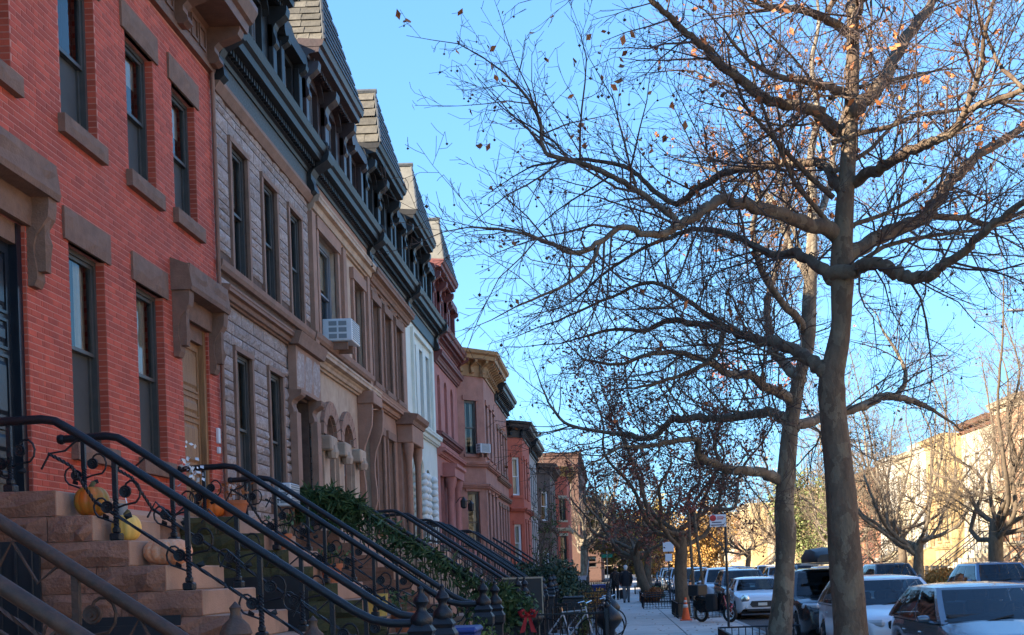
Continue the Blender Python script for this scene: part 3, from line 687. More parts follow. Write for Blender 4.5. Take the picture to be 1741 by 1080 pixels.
for y in (.42, 1.72, 3.2):
    MB().box(.0,.07,y,y+.46,2.5,4.3).build('pilaster', 'tan_stone', h3)
    MB().cbox(.0,.24,y-.06,y+.5,4.28,4.58,.03).lathe([(0,-.12),(.1,-.12),(.13,.0),(.08,.14),(0,.16)], (.2,y+.22,4.25), 8).build('impost_block', 'tan_stone', h3)
panel_door(h3, 4.35, 5.3, 2.5, 5.6, 'frame_brown', d=.5, rows=(.4,.6,.5), cols=2)
hd = MB().cbox(.0,.40,3.98,4.3,5.72,6.02,.02).box(.0,.34,4.3,5.3,5.78,6.0).build('door_hood', 'brown_plain', h3)
for y in (4.02, 5.28): console(y, y+.13, 3.35, 5.75, .34).build('bracket', 'brown_plain', hd)
moulding(cornice_prof(5.9,6.2,.3), .01, L-.01).build('belt_course', 'tan_stone', h3)
moulding([(-.02,6.44),(.08,6.44),(.12,6.5),(.13,6.6),(-.02,6.62)], .01, L-.01).build('sill_course', 'brown_trim', h3)
for a, b, c in ((.02,.3,6.2),(2.7,3.0,6.62),(L-.3,L-.02,6.2)): MB().box(0,.09,a,b,c,9.0).build('pilaster', 'brown_plain', h3)
moulding(cornice_prof(8.98,9.3,.26), .01, L-.01).build('upper_course', 'tan_stone', h3)
mansard(h3, L, 'dark_cornice', 'slate_side', trim='plum_cornice', pan='brown_plain', wind='glass_curtain', style=0)

# ------------------------------------------------------------------ brownstone with portico
Y0, Y1 = 28.55, 33.9; L = Y1-Y0
h4 = thing('brownstone_house', 'plain brownstone house with white curtained parlour windows and columned portico', 'house', (XF, Y0, 0))
ops = [(.45,1.3,6.55,8.6),(2.0,2.85,6.55,8.6),(3.6,4.45,6.55,8.6),(.5,1.3,2.9,5.3),(1.95,2.75,2.9,5.3),(3.75,4.85,2.5,5.2)]
m = MB(); wall_mb(m, 0, L, -.1, 9.3, ops, x=0); m.build('wall', 'brown_plain', h4)
for i, o in enumerate(ops[:5]):
    w = window(h4, *o, fr='frame_dark' if i < 3 else 'frame_white', up='glass_dark' if i < 3 else 'glass_pale', lo='glass_dark' if i < 3 else 'glass_pale', d=.2)
    MB().box(-.02,.05,o[0]-.14,o[0],o[2]-.1,o[3]).box(-.02,.05,o[1],o[1]+.14,o[2]-.1,o[3]).box(-.02,.08,o[0]-.16,o[1]+.16,o[3],o[3]+.2).box(-.02,.10,o[0]-.16,o[1]+.16,o[2]-.12,o[2]).build('surround', 'brownstone', w)
moulding(cornice_prof(5.95,6.2,.25), .01, L-.01).build('belt_course', 'brown_plain', h4)
moulding([(-.02,6.3),(.07,6.3),(.12,6.4),(-.02,6.43)], .01, L-.01).build('sill_course', 'brown_plain', h4)
moulding(cornice_prof(8.92,9.3,.3), .01, L-.01).build('upper_course', 'brownstone', h4)
for k in range(4): MB().rock(.3+k*1.25,1.2+k*1.25,8.82,8.98,.0,.05,6,2,.04).build('carved_panel', 'brownstone', h4)
panel_door(h4, 3.75, 4.85, 2.5, 5.2, 'frame_brown', d=.5, rows=(.5,.6,.5), cols=2)
pt = MB().cbox(.0,.44,3.4,5.2,5.35,5.85,.02).build('portico', 'brown_plain', h4)
moulding([(0,5.85),(.46,5.85),(.5,5.95),(.58,6.0),(.62,6.12),(0,6.2)], 3.28, 5.3).build('portico_cornice', 'brownstone', pt)
for y in (3.56, 5.04):
    MB().lathe([(.13,2.5),(.13,2.62),(.10,2.66),(.09,2.8),(.085,4.85),(.10,4.9),(.14,5.15),(.15,5.35)], (.28,y,0), 12).build('column', 'brown_plain', pt, True, 40)
    MB().box(0,.1,y-.12,y+.12,2.5,5.35).build('pilaster', 'brown_plain', pt)
mansard(h4, L, 'dark_cornice', 'slate_side', pan='plum_cornice', style=1)

# ------------------------------------------------------------------ mint painted house
Y0, Y1 = 33.9, 39.3; L = Y1-Y0
h5 = thing('mint_house', 'pale mint painted house with white rope-twist door columns', 'house', (XF, Y0, 0))
ops = [(1.1,1.75,6.5,8.75),(2.35,3.0,6.5,8.75),(3.6,4.25,6.5,8.75),(.7,1.75,2.5,5.05),(2.9,3.75,2.9,5.05)]
m = MB(); wall_mb(m, 0, L, -.1, 9.3, ops, x=0); m.build('wall', 'mint_paint', h5)
for o in ops[:3]: window(h5, *o, fr='grey_plastic', up='glass_dark', lo='glass_dark', d=.12)
window(h5, *ops[4], fr='frame_dark', up='glass_curtain', lo='glass_curtain', arch=.3, trim='mint_paint')
MB().box(-.02,.09,.8,1.0,6.3,9.0).box(-.02,.09,4.4,4.6,6.3,9.0).box(-.02,.09,.8,4.6,9.0,9.12).build('window_surround', 'mint_paint', h5)
MB().box(-.25,-.15,.7,1.75,2.5,5.05).build('door', 'door_black', h5)
g = MB()
for k in range(8): g.tube([(-.1,.76+k*.13,2.5),(-.1,.76+k*.13,5.0)], .012, 5)
for k in range(4): g.tube([(-.1,.72,2.9+k*.65),(-.1,1.73,2.9+k*.65)], .012, 5)
g.build('door_gate', 'iron', h5)
q = arch_pts(.55, 1.9, 4.85, .45); g = MB()
g.tube([(.06,a,b) for a, b in q], .07, 6); g.build('door_arch', 'mint_paint', h5)
for y in (.52, 2.0, 2.65, 3.95):
    g = MB()
    for k in range(11): g.lathe([(.04,0),(.125,.05),(.14,.12),(.09,.2),(.05,.235)], (.08,y+.02*math.sin(k*2.2),2.5+k*.215), 8)
    g.build('rope_column', 'white_rope', h5, True, 60)
moulding(cornice_prof(5.98,6.3,.22), .01, L-.01).build('belt_course', 'mint_paint', h5)
mansard(h5, L, 'dark_cornice', 'plaster_side', wind='glass_curtain', pan='dark_cornice', style=2)

# ------------------------------------------------------------------ pink house with maroon mansard
Y0, Y1 = 39.3, 45.0; L = Y1-Y0
h6 = thing('pink_house', 'dusky pink stone house with maroon mansard before the angled bay', 'house', (XF, Y0, 0))
ops = [(.55,1.25,6.6,8.6),(2.2,2.9,6.6,8.6),(3.8,4.5,6.6,8.6),(.6,1.35,2.8,5.1),(2.1,3.1,2.5,5.1),(3.9,4.7,2.8,5.1)]
m = MB(); wall_mb(m, 0, L, -.1, 9.3, ops, x=0); m.build('wall', 'pink_stone', h6)
for i, o in enumerate(ops):
    if i == 4: panel_door(h6, *o, 'frame_brown', d=.3, rows=(.6,.4)); continue
    window(h6, *o, fr='frame_brown', arch=.3 if i < 3 else 0, trim='pink_stone')
for y in (1.5, 1.85, 3.2, 3.55):
    MB().lathe([(.16,2.5),(.16,2.65),(.12,2.7),(.115,4.7),(.14,4.75),(.19,4.98),(.2,5.1)], (.2,y,0), 10).build('column', 'pink_stone', h6, True, 40)
moulding([(0,5.1),(.42,5.1),(.42,5.4),(.5,5.45),(.5,5.55),(0,5.6)], 1.25, 3.8).build('door_hood', 'pink_stone', h6)
moulding(cornice_prof(5.75,6.0,.3), .01, L-.01).build('belt_course', 'pink_stone', h6)
moulding(cornice_prof(6.32,6.55,.22), .01, L-.01).build('sill_course', 'maroon', h6)
MB().rock(.2,L-.2,6.02,6.3,-.01,.04,22,3,.03).build('carved_panel', 'pink_stone', h6)
moulding(cornice_prof(8.9,9.3,.3), .01, L-.01).build('upper_course', 'maroon', h6)
mansard(h6, L, 'maroon', 'plaster_side', pan='pink_stone', style=2)
# ------------------------------------------------------------------ houses further along the left side
def seg_house(name, label, xf, Y0, W_, segs, zt, wm, cm, fr='frame_dark', depth=10, cz=.7, out=.5, belts=(2.5,), trim=None, z_side='party_wall'):
    """facade of straight plan segments ((x,y),(x,y),[windows]); windows (a,b,z0,z1,kind) along the segment"""
    root = thing(name, label, 'house', (xf, Y0, 0))
    for P, Q, wins in segs:
        dx, dy = Q[0]-P[0], Q[1]-P[1]; Ls = math.hypot(dx, dy); t = math.atan2(-dx, dy)
        m = MB(); wall_mb(m, 0, Ls, -.1, zt-cz, [w[:4] for w in wins], depth=.22)
        o = m.build('wall', wm, root, loc=(P[0],P[1],0), rz=t)
        for w in wins:
            kind = w[4] if len(w) > 4 else 'dark'
            f2 = w[5] if len(w) > 5 else fr
            ww = window(root, *w[:4], fr=f2, d=.1, up='glass_'+kind, lo='glass_'+kind)
            ww.location = (P[0],P[1],0); ww.rotation_euler = (0,0,t)
            MB().box(-.02,.06,w[0]-.1,w[1]+.1,w[2]-.12,w[2]).box(-.02,.05,w[0]-.1,w[1]+.1,w[3],w[3]+.18).build('surround', trim or wm, ww)
        for z in belts: moulding(cornice_prof(z,z+.2,.16), -.01, Ls+.01).build('belt_course', trim or wm, root, loc=(P[0],P[1],0), rz=t)
        c = moulding([(-.1,zt-cz),(.05,zt-cz),(.08,zt-cz*.55),(.14,zt-cz*.5),(.16,zt-cz*.42),(out*.8,zt-cz*.36),(out*.84,zt-cz*.2),(out,zt-cz*.14),(out+.03,zt),(-.1,zt+.03)], -out*.38, Ls+out*.38).build('cornice', cm, root, loc=(P[0],P[1],0), rz=t)
        n = max(2, int(Ls/.42))
        for i in range(n):
            y = .06+i*(Ls-.24)/max(1, n-1); console(y, y+.13, zt-cz*.9, zt-cz*.36, out*.72, .05).build('bracket', cm, c)
    path = [segs[0][0]]+[s[1] for s in segs]
    MB().poly([(p[0],p[1],zt-.02) for p in path]+[(-depth,path[-1][1],zt-.02),(-depth,path[0][1],zt-.02)]).build('roof', 'roof_tar', root)
    a, b = path[0], path[-1]
    MB().quad((a[0],a[1],-.3),(-depth,a[1],-.3),(-depth,a[1],zt-.05),(a[0],a[1],zt-.05)).quad((-depth,b[1],-.3),(b[0],b[1],-.3),(b[0],b[1],zt-.05),(-depth,b[1],zt-.05)).build('side_wall', z_side, root)
    return root
d = .93
seg_house('angled_bay_house', 'pinkish brownstone house with angled bay and ochre bracketed cornice', XF, 45.0, 5.5,
  [((0,0),(d,d),[(.34,.93,6.35,8.45,'curtain'),(.36,.95,2.5,4.9,'curtain')]), ((d,d),(d,5.5),[(.5,1.2,6.4,8.4),(1.9,2.6,6.4,8.4),(3.3,4.0,6.4,8.4),(.5,1.2,2.8,4.9),(1.9,2.6,2.8,4.9),(3.3,4.0,2.8,4.9)])],
  10.35, 'bay_stone', 'ochre_wood', cz=.95, out=.62, belts=(5.0,5.85))
seg_house('flat_brownstone_house', 'dull brown stone house row behind the ochre corniced bay', XF+d, 50.5, 5.5,
  [((0,0),(0,5.5),[(.4+k*1.25,1.1+k*1.25,z0,z1) for k in range(4) for z0, z1 in ((6.2,8.0),(2.6,4.6))])],
  9.9, 'bay_stone', 'dark_cornice', cz=.8, out=.5, belts=(4.95,5.7), trim='brownstone')
seg_house('orange_brick_house', 'bright orange red house with tall white framed windows', XF+d, 56.0, 5.5,
  [((0,0),(.66,.66),[(.26,.72,5.4,7.25,'pale','frame_white'),(.28,.72,2.2,4.0,'pale','frame_white')]), ((.66,.66),(.66,5.5),[(.6,1.3,5.4,7.2),(2.3,3,5.4,7.2),(.6,1.3,2.4,4.1),(2.3,3,2.4,4.1)])],
  8.95, 'far_red', 'dark_cornice', cz=.75, out=.5, belts=(4.6,))
seg_house('grey_house', 'pale grey fronted house past the orange red one', XF+d+.66, 61.5, 5.5,
  [((0,0),(0,5.5),[(.5+k*1.6,1.3+k*1.6,z0,z1) for k in range(3) for z0, z1 in ((5.4,7.2),(2.4,4.2))])],
  8.7, 'far_grey', 'dark_cornice', cz=.8, out=.5, belts=(4.7,))
seg_house('dark_brick_house', 'dark brown brick house with white sash window', XF+d+.66, 67.0, 7.0,
  [((0,0),(.72,.72),[(.3,.82,4.6,6.3,'curtain','frame_white'),(.3,.82,1.4,2.9,'pale','frame_white')]), ((.72,.72),(.72,7.0),[(.6,1.3,4.6,6.2),(3,3.7,4.6,6.2)])],
  7.9, 'far_dark', 'far_dark', cz=.6, out=.4, belts=(4.0,))
seg_house('cream_trim_brick_house', 'orange brick house with cream panel below its window', XF+d+1.38, 74.0, 7.0,
  [((0,0),(.71,.71),[(.3,.85,4.9,6.3,'curtain'),(.3,.85,2.2,3.9,'curtain')]), ((.71,.71),(.71,7.0),[(.6,1.3,4.6,6.2),(3,3.7,4.6,6.2)])],
  8.3, 'far_red', 'leaf_gold', cz=.6, out=.4, belts=(4.2,), trim='row_cream')
apt = seg_house('apartment_block', 'large brown brick apartment block at the end of the left row', -2.6, 96, 30,
  [((-6,0),(0,0),[(.9+k*1.7,1.7+k*1.7,z0,z0+1.4) for k in range(3) for z0 in (2.0,5.0,8.0)]), ((0,0),(0,30),[(1+k*2.4,2+k*2.4,z0,z0+1.5) for k in range(12) for z0 in (2.0,5.0,8.0)])],
  11.4, 'brown_brick', 'brown_brick', cz=.5, out=.25, belts=(1.4,))
seg_house('far_flats', 'tan far block closing the left side beyond apartments', -1.5, 150, 60,
  [((-7,0),(0,0),[(1+k*2.2,2.0+k*2.2,z0,z0+1.4) for k in range(3) for z0 in (2.0,5.0,8.0)]), ((0,0),(0,60),[(1+k*4,2+k*4,z0,z0+1.5) for k in range(14) for z0 in (2.0,5.0,8.0)])],
  11.0, 'brown_brick', 'brown_brick', cz=.5, out=.25)

# ------------------------------------------------------------------ stoops
RISE, TREAD, NST, PLAT, TOP = 2.57/11, .32, 10, .85, 2.57
def stoop(yc, wid, label, fine=True, xf=XF, top=TOP, step='brownstone_step', side='rockface', group=None):
    y0 = yc-wid/2; root = thing('stoop', label, 'stoop', (xf, y0, 0), group=group); rise = top/11
    MB().cbox(.0,PLAT,.0,wid,top-rise,top,.012).build('landing', step, root)
    sm = MB().cbox(-.06,TREAD,.0,wid,0,rise,.012).mesh('step', step)
    for i in range(1, NST+1): link('step', sm, root, (PLAT+(i-1)*TREAD, 0, top-(i+1)*rise))
    core = MB(); prof = [(0,-.1),(0,top-rise-.005),(PLAT-.03,top-rise-.005)]
    for i in range(1, NST+1): prof += [(PLAT+(i-1)*TREAD-.03,top-(i+1)*rise-.005),(PLAT+i*TREAD-.03,top-(i+1)*rise-.005)]
    prof.append((PLAT+NST*TREAD-.03,-.1))
    core.prism(prof, .05, wid-.05).build('core', 'brownstone', root)
    r = random.Random(int(yc*7)); R = Matrix.Rotation(-PI/2, 4, 'Z')
    for j in range(11):
        z1 = top-j*rise; z0 = z1-rise; xe = PLAT+j*TREAD; x = 0.0
        if j > 6 and not fine: continue
        while xe-x > .02:
            w = r.uniform(.45,.8) if fine else xe
            if xe-x-w < .3: w = xe-x
            k = MB().rock(x+.004,x+w-.004,z0+.003,z1-.003,-.06,.03,5,3,.045 if fine else .02,r,.02).xf(R)
            k.build('stone', side, root); x += w
    return root
def twist(mb, p0, p1, r, turns, n=14):
    p0, p1 = Vector(p0), Vector(p1); t = (p1-p0).normalized(); a = t.orthogonal().normalized(); b = t.cross(a); n0 = len(mb.v)
    for i in range(n+1):
        q = 2*PI*turns*i/n; c = p0.lerp(p1, i/n)
        for k in range(4):
            e = q+k*PI/2; v = c+a*(r*math.cos(e))+b*(r*math.sin(e)); mb.v.append(tuple(v))
    for i in range(n):
        for k in range(4):
            j = (k+1) % 4; u = n0+i*4; mb.f.append((u+k,u+j,u+4+j,u+4+k))
    return mb
_ros = MB().lathe([(0,-.035),(.012,-.035),(.016,-.02),(.034,-.022),(.036,-.008),(.052,-.012),(.058,.0),(.052,.012),(.036,.01),(.034,.022),(.016,.02),(0,.035)], (0,0,0), 14, 'y')
ROSE = {}
_newel = {}
def railing(y, label, m='iron', xf=XF, lift=0.0, posts=(.4,1.34,1.98,2.62,3.26), flat=.2, fancy=True, group=None, mossy=None):
    root = thing('stoop_railing', label, 'railing', (xf, y, 0), group=group)
    key = [(flat,3.2),(.70,3.22),(.82,3.20),(.95,3.12),(1.1,3.02),(3.45,1.40),(3.62,1.31),(3.78,1.275),(3.98,1.27)]
    key = [(a,b+lift) for a, b in key]
    MB().tube([(a,0,b) for a, b in key], .041, 10).lathe([(0,-.03),(.045,-.03),(.055,0),(.045,.03),(0,.03)], (flat,0,key[0][1]), 10, 'x').build('handrail', m, root, True, 50)
    def zr(x):
        for (a, b), (c, e) in zip(key, key[1:]):
            if a <= x <= c: return b+(e-b)*(x-a)/(c-a)
        return key[-1][1]
    def zs(x):
        if x < PLAT: return TOP
        return TOP-(int((x-PLAT)/TREAD)+1)*RISE
    if fancy:
        lb = [(.75,zr(.75)-.30),(.95,zr(.95)-.33)]+[(x,zr(x)-.52) for x in (1.15,1.8,2.6,3.3,3.9)]
        q = MB()
        for (a, b), (c, e) in zip(lb, lb[1:]): twist(q, (a,0,b), (c,0,e), .017, 3.5*math.hypot(c-a,e-b)*1.6, 16)
        q.build('twisted_rail', m, root)
        rm = ROSE.setdefault(m, _ros.mesh('rosette', m, True, 40))
        for x in posts:
            zb, zt = zs(x), zr(x); h = zt-zb
            q = MB().box(x-.02,x+.02,-.02,.02,zb+h*.5,zt); twist(q, (x,0,zb+.08), (x,0,zb+h*.52), .026, 3.5, 24)
            p = q.build('post', m, root)
            MB().cbox(x-.05,x+.05,-.05,.05,zb,zb+.07,.012).cbox(x-.03,x+.03,-.03,.03,zb+.07,zb+.12,.01).build('foot', m, p)
            for sx, zz, ln in ((1,.60,.20),(-1,.42,.17)):
                c = []
                for k in range(9):
                    t = k/8; an = -1.9+4.4*t; rr = ln*(.62-.30*t)
                    c.append((x+sx*(.03+ln*.55+rr*math.cos(an+PI*.25)*.8), 0.0, zb+h*zz+rr*math.sin(an+PI*.25)))
                s = MB().tube(c, .010, 5).tube([(x,0,zb+h*zz-.16),(x+sx*ln*.4,0,zb+h*zz-.13),c[0]], .010, 5).build('scroll', m, p)
                link('rosette', rm, p, (c[-1][0], 0, c[-1][2]))
            q = MB().tube([(x+.62,0,zr(min(3.95,x+.62))-.04),(x+.5,0,zr(min(3.9,x+.5))-.22),(x+.36,0,zb+.34),(x+.28,0,zb+.2)], .010, 5).build('scroll', m, p)
            for sx in (-.06,.07):
                MB().poly([(x+sx,-.012,zb+h*.30),(x+sx*1.9,0,zb+h*.34),(x+sx*2.1,.0,zb+h*.28),(x+sx*1.2,.012,zb+h*.25)]).build('iron_leaf', m, p)
    else:
        q = MB()
        for k in range(24):
            x = .35+k*.145; q.tube([(x,0,zs(x)),(x,0,zr(x))], .011, 5)
        tag(q.build('balusters', m, root), kind='stuff')
        MB().tube([(.3,0,zr(.3)-.5),(.9,0,zr(.9)-.5),(3.9,0,zr(3.9)-.9)], .016, 5).build('lower_rail', m, root)
    # cast newel at the foot
    if m not in _newel:
        q = MB(); s2 = math.sqrt(2)
        q.lathe([(.15*s2,0),(.15*s2,.2),(.125*s2,.24),(.115*s2,.3),(.10*s2,.9),(.105*s2,.98),(.13*s2,1.02),(.135*s2,1.12),(.10*s2,1.18),(.115*s2,1.22),(.075*s2,1.28)], (0,0,0), 4, rot=PI/4)
        a = q.mesh('newel', m)
        f = MB().lathe([(.09,1.27),(.105,1.30),(.10,1.34),(.055,1.39),(.04,1.42),(.05,1.45),(.075,1.48),(.06,1.52),(.03,1.55),(.022,1.58),(.028,1.60),(.0,1.63)], (0,0,0), 12).mesh('finial', m, True, 50)
        c = MB()
        for ax in (-1, 1): c.lathe([(0,ax*.02),(.03,ax*.018),(.034,ax*.005),(.06,ax*.01),(.065,0)], (0,ax*.108,.78), 12, 'y')
        _newel[m] = (a, f, c.mesh('medallion', m, True, 50))
    a, f, c = _newel[m]
    nw = link('newel', a, root, (4.06,0,lift-.02)); link('finial', f, nw); link('medallion', c, nw)
    return root
stoop(6.0, 1.6, 'rough stone stoop behind rusty rail at lower left corner')
s1 = stoop(11.18, 1.56, 'brownstone stoop with three pumpkins leading to black door')
s2 = stoop(16.3, 1.56, 'mossy brownstone stoop with terracotta pots below the oak door', side='moss_stone')
stoop(22.0, 1.6, 'stone stoop of rock-faced grey brown house beyond the oak door', fine=False)
stoop(27.9, 1.6, 'tan stone stoop hidden behind other stoops', fine=False, step='tan_stone', side='tan_stone')
stoop(32.9, 1.6, 'brownstone stoop below the columned portico', fine=False)
stoop(35.2, 1.5, 'stoop of the pale mint house', fine=False, step='concrete_base', side='concrete_base')
stoop(41.9, 1.6, 'pink stone stoop of dusky pink house', fine=False, step='pink_stone', side='pink_stone')
# doors and panels under the first stoops
u = MB().box(.9,1.95,-.07,-.045,.05,1.42)
for k in range(9): u.box(.94,1.91,-.085,-.07,.12+k*.14,.22+k*.14)
u.build('under_stoop_door', 'board_black', s1)
u = MB().box(.02,.72,-.08,-.05,.0,2.12)
for k in range(5): u.tube([(.1+k*.14,-.1,.0),(.1+k*.14,-.1,2.1)], .014, 5)
u.build('under_stoop_gate', 'board_black', s1)
u = MB().box(.15,1.75,-.07,-.05,.0,1.75).build('under_stoop_dark_panel', 'black_plastic', s2)  # solid black panel, its colour stands in for the shade of an opening
railing(5.35, 'nearest rusty handrail at bottom left corner', 'iron_rust', posts=(1.34,1.98,2.62))
railing(6.72, 'rusty brown stoop handrail crossing the lower left corner', 'iron_rust', posts=(.75,1.3,1.98,2.7), lift=-.12)
railing(10.5, 'black scrolled iron railing in front of the pumpkins', posts=(.4,1.34,1.98,2.62,3.26), flat=-.0)
railing(11.82, 'black scrolled iron railing behind the pumpkins', posts=(.47,1.36,2.0,2.64,3.28), flat=.25)
railing(15.5, 'black scrolled iron railing on near side of potted plants stoop', posts=(.4,1.34,1.98,2.62,3.26), flat=.1, lift=.02)
railing(17.05, 'black scrolled iron railing on far side of potted plants stoop', posts=(.47,1.36,2.0,2.64,3.28), flat=.25, lift=-.02)
railing(21.2, 'black railing nearest the grey brown stone house portal, draped in evergreen', fancy=False)
railing(22.75, 'black railing on far side of the grey brown house stoop', fancy=False)
railing(27.1, 'black railing on near side of the tan house stoop', fancy=False)
railing(28.7, 'black railing beyond the evergreen garland', fancy=False)
railing(32.1, 'black railing at near side of the columned portico steps', fancy=False)
railing(33.7, 'black railing at far side of the columned portico steps', fancy=False)
railing(34.5, 'black railing at near side of mint house steps', fancy=False)
railing(35.95, 'black railing at far side of mint house steps', fancy=False)
railing(41.1, 'black railing at near side of pink house steps', fancy=False)
railing(42.7, 'black railing at far side of pink house steps', fancy=False)
railing(47.6, 'black railing at steps of the angled bay house', fancy=False)
railing(52.4, 'black railing at steps past the angled bay house', fancy=False)
# ------------------------------------------------------------------ sunlit row across the street
def right_house(y0, y1, wm, label, zt=10.2, style=0, fwd=0.0, trim=None, dm='frame_brown', door_far=True, cm=None, k=0):
    """facade faces -x; local y runs back towards the camera"""
    L = y1-y0; root = thing('row_house', label, 'house', (XR-fwd, y1, 0), PI)
    tm = trim or wm; ops = []; ww = .85; r = random.Random(int(y0))
    bays = [L*.18, L*.5, L*.82]
    di = 0 if door_far else 2
    for i, b in enumerate(bays):
        ops.append((b-ww/2, b+ww/2, 6.1, 8.0))
        if i == di: ops.append((b-.55, b+.55, 2.3, 5.0))
        else: ops.append((b-ww/2, b+ww/2, 2.8, 4.95))
        if i != di: ops.append((b-ww/2, b+ww/2, .4, 1.6))
    x0 = 0.0
    m = MB(); wall_mb(m, 0, L, -.1, zt-.6, ops); m.build('wall', wm, root)
    for o in ops:
        if o[2] == 2.3:
            panel_door(root, *o, dm, d=.25, rows=(.4,.6,.4), cols=2, knob=False); continue
        w = window(root, *o, fr='frame_white' if k % 3 == 0 else 'frame_dark', d=.14, up='glass_curtain' if r.random() < .5 else 'glass_dark', arch=.3 if (style == 1 and 2.5 < o[2] < 3) else 0, trim=wm)
        if style != 2: MB().box(-.02,.07,o[0]-.12,o[1]+.12,o[3],o[3]+.2).box(-.02,.09,o[0]-.1,o[1]+.1,o[2]-.14,o[2]).box(-.02,.04,o[0]-.12,o[0],o[2],o[3]).box(-.02,.04,o[1],o[1]+.12,o[2],o[3]).build('surround', tm, w)
    for z in (2.2, 5.4): moulding(cornice_prof(z,z+.24,.2), .01, L-.01).build('belt_course', tm, root)
    c = moulding([(0,zt-.6),(.06,zt-.6),(.1,zt-.3),(.4,zt-.25),(.46,zt-.1),(.55,zt),(0,zt+.03)], 0.01, L-.01).build('cornice', cm or tm, root)
    for i in range(7): y = .1+i*(L-.35)/6; console(y, y+.15, zt-.58, zt-.25, .36, .03).build('bracket', cm or tm, c)
    o = [q for q in ops if q[2] == 2.3][0]
    hd = moulding([(0,5.02),(.4,5.02),(.45,5.14),(.5,5.2),(0,5.28)], o[0]-.25, o[1]+.25).build('door_hood', tm, root)
    for y in (o[0]-.22, o[1]+.04): console(y, y+.18, 4.4, 5.02, .34).build('bracket', tm, hd)
    MB().quad((-.285,.01,-.3),(-12,.01,-.3),(-12,.01,zt),(-.285,.01,zt)).quad((-12,L-.01,-.3),(.0,L-.01,-.3),(.0,L-.01,zt),(-12,L-.01,zt)).quad((-.285,.01,-.3),(.0,.01,-.3),(.0,.01,zt-.3),(-.285,.01,zt-.3)).build('side_wall', wm if fwd else 'row_beige', root)
    MB().quad((0,.01,zt),(0,L-.01,zt),(-12,L-.01,zt),(-12,.01,zt)).build('roof', 'roof_tar', root)
    # stoop
    st = MB(); yc = (o[0]+o[1])/2
    for i in range(10): st.box(.0 if i == 0 else .9+(i-1)*.31, .9+i*.31, yc-.7, yc+.7, 0.0, 2.3-i*.23)
    s = st.build('steps', tm, root)
    q = MB()
    for sy in (-.68, .68):
        q.tube([(.1,yc+sy,3.15),(.9,yc+sy,3.15),(3.7,yc+sy,1.05)], .035, 6)
        for i in range(9): q.tube([(.3+i*.4,yc+sy,max(0,2.3-i*.28)),(.3+i*.4,yc+sy,3.15 if i < 2 else 3.15-(.3+i*.4-.9)*.75)], .014, 4)
        q.cbox(3.62,3.82,yc+sy-.1,yc+sy+.1,0,1.25,.03)
    q.build('stoop_railing', 'iron_dull', s)
    return root
rows = [(50.0,56.0,'tan','tan house just beyond right picture edge',10.0,0,0,None),
 (56.0,62.0,'rose','rose stone house at right edge of view',10.3,1,0,None),
 (62.0,67.5,'orange','orange pink house nearest on the sunlit row',10.4,1,0,'row_cream'),
 (67.5,74.0,'cream','cream house with arched windows behind the big forked tree',10.0,1,0,'row_white'),
 (74.0,79.5,'yellow','yellow ochre fronted house with projecting bay',9.6,0,.8,'row_yellow'),
 (79.5,85.6,'white','white painted house left of the yellow one',9.9,1,0,'row_white'),
 (85.6,91.0,'cream','cream house left of the white painted house',9.6,0,0,None),
 (91.0,97.0,'white','off white narrow house seen between branches',9.8,1,0,None),
 (97.0,109.0,'brick','broad orange brick building left of the off white house',9.4,0,0,'row_orange'),
 (109.0,117.0,'tan','tan house partly hidden by the big plane trunk',9.7,0,0,None),
 (117.0,124.0,'cream','cream house behind the ivy covered tree',9.3,1,0,None),
 (130.0,140.0,'yellow','yellow house with plain beige end wall standing forward',10.0,0,1.9,'row_cream'),
 (140.0,152.0,'cream','distant cream house between the two plane trunks',9.6,0,0,None),
 (152.0,168.0,'tan','distant tan row house left of the thinner plane trunk',9.8,0,0,None),
 (170.0,185.0,'yellow','distant yellow house with blank side wall',10.6,0,2.0,'row_cream'),
 (185.0,205.0,'orange','distant orange house near the end of the sunlit row',10.0,0,1.0,None),
 (205.0,235.0,'cream','farthest cream block on the sunlit side',11.0,0,1.0,None)]
for i, (a, b, c, lab, zt, stl, fw, tr) in enumerate(rows):
    right_house(a, b, 'row_'+c, lab, zt, stl, fw, tr, k=i, door_far=(i % 2 == 0), cm='brown_cornice' if i in (3,8,9) else None)
# the same row carries on opposite the camera, outside the frame
for i, (c, lab) in enumerate((('white','white house opposite the red brick houses'),('cream','cream house opposite the rusty rail'),('orange','orange house directly across from the camera'),('white','white house just behind the camera across the street'),('tan','tan house behind the camera across the street'),('cream','cream house farther behind the camera across the street'))):
    y1 = 50-i*12.0
    h = seg_house('row_house', lab+', outside the frame', XR, y1, 12, [((0,0),(0,12),[(1+2.7*k,1.9+2.7*k,z0,z1) for k in range(4) for z0, z1 in ((2.8,4.9),(6.1,8.0))])], 10.2, 'row_'+c, 'row_'+c, cz=.6, out=.5, belts=(2.2,5.4))
    h.rotation_euler = (0,0,PI)
tag(seg_house('street_end_building', 'hazy tan building closing off the street far away', 30, 330, 40,
  [((-60,0),(0,0),[(1+k*3.6,2.6+k*3.6,z0,z0+1.7) for k in range(16) for z0 in (2,5.4,8.8)])], 13, 'row_tan', 'row_tan', cz=.6, out=.3))

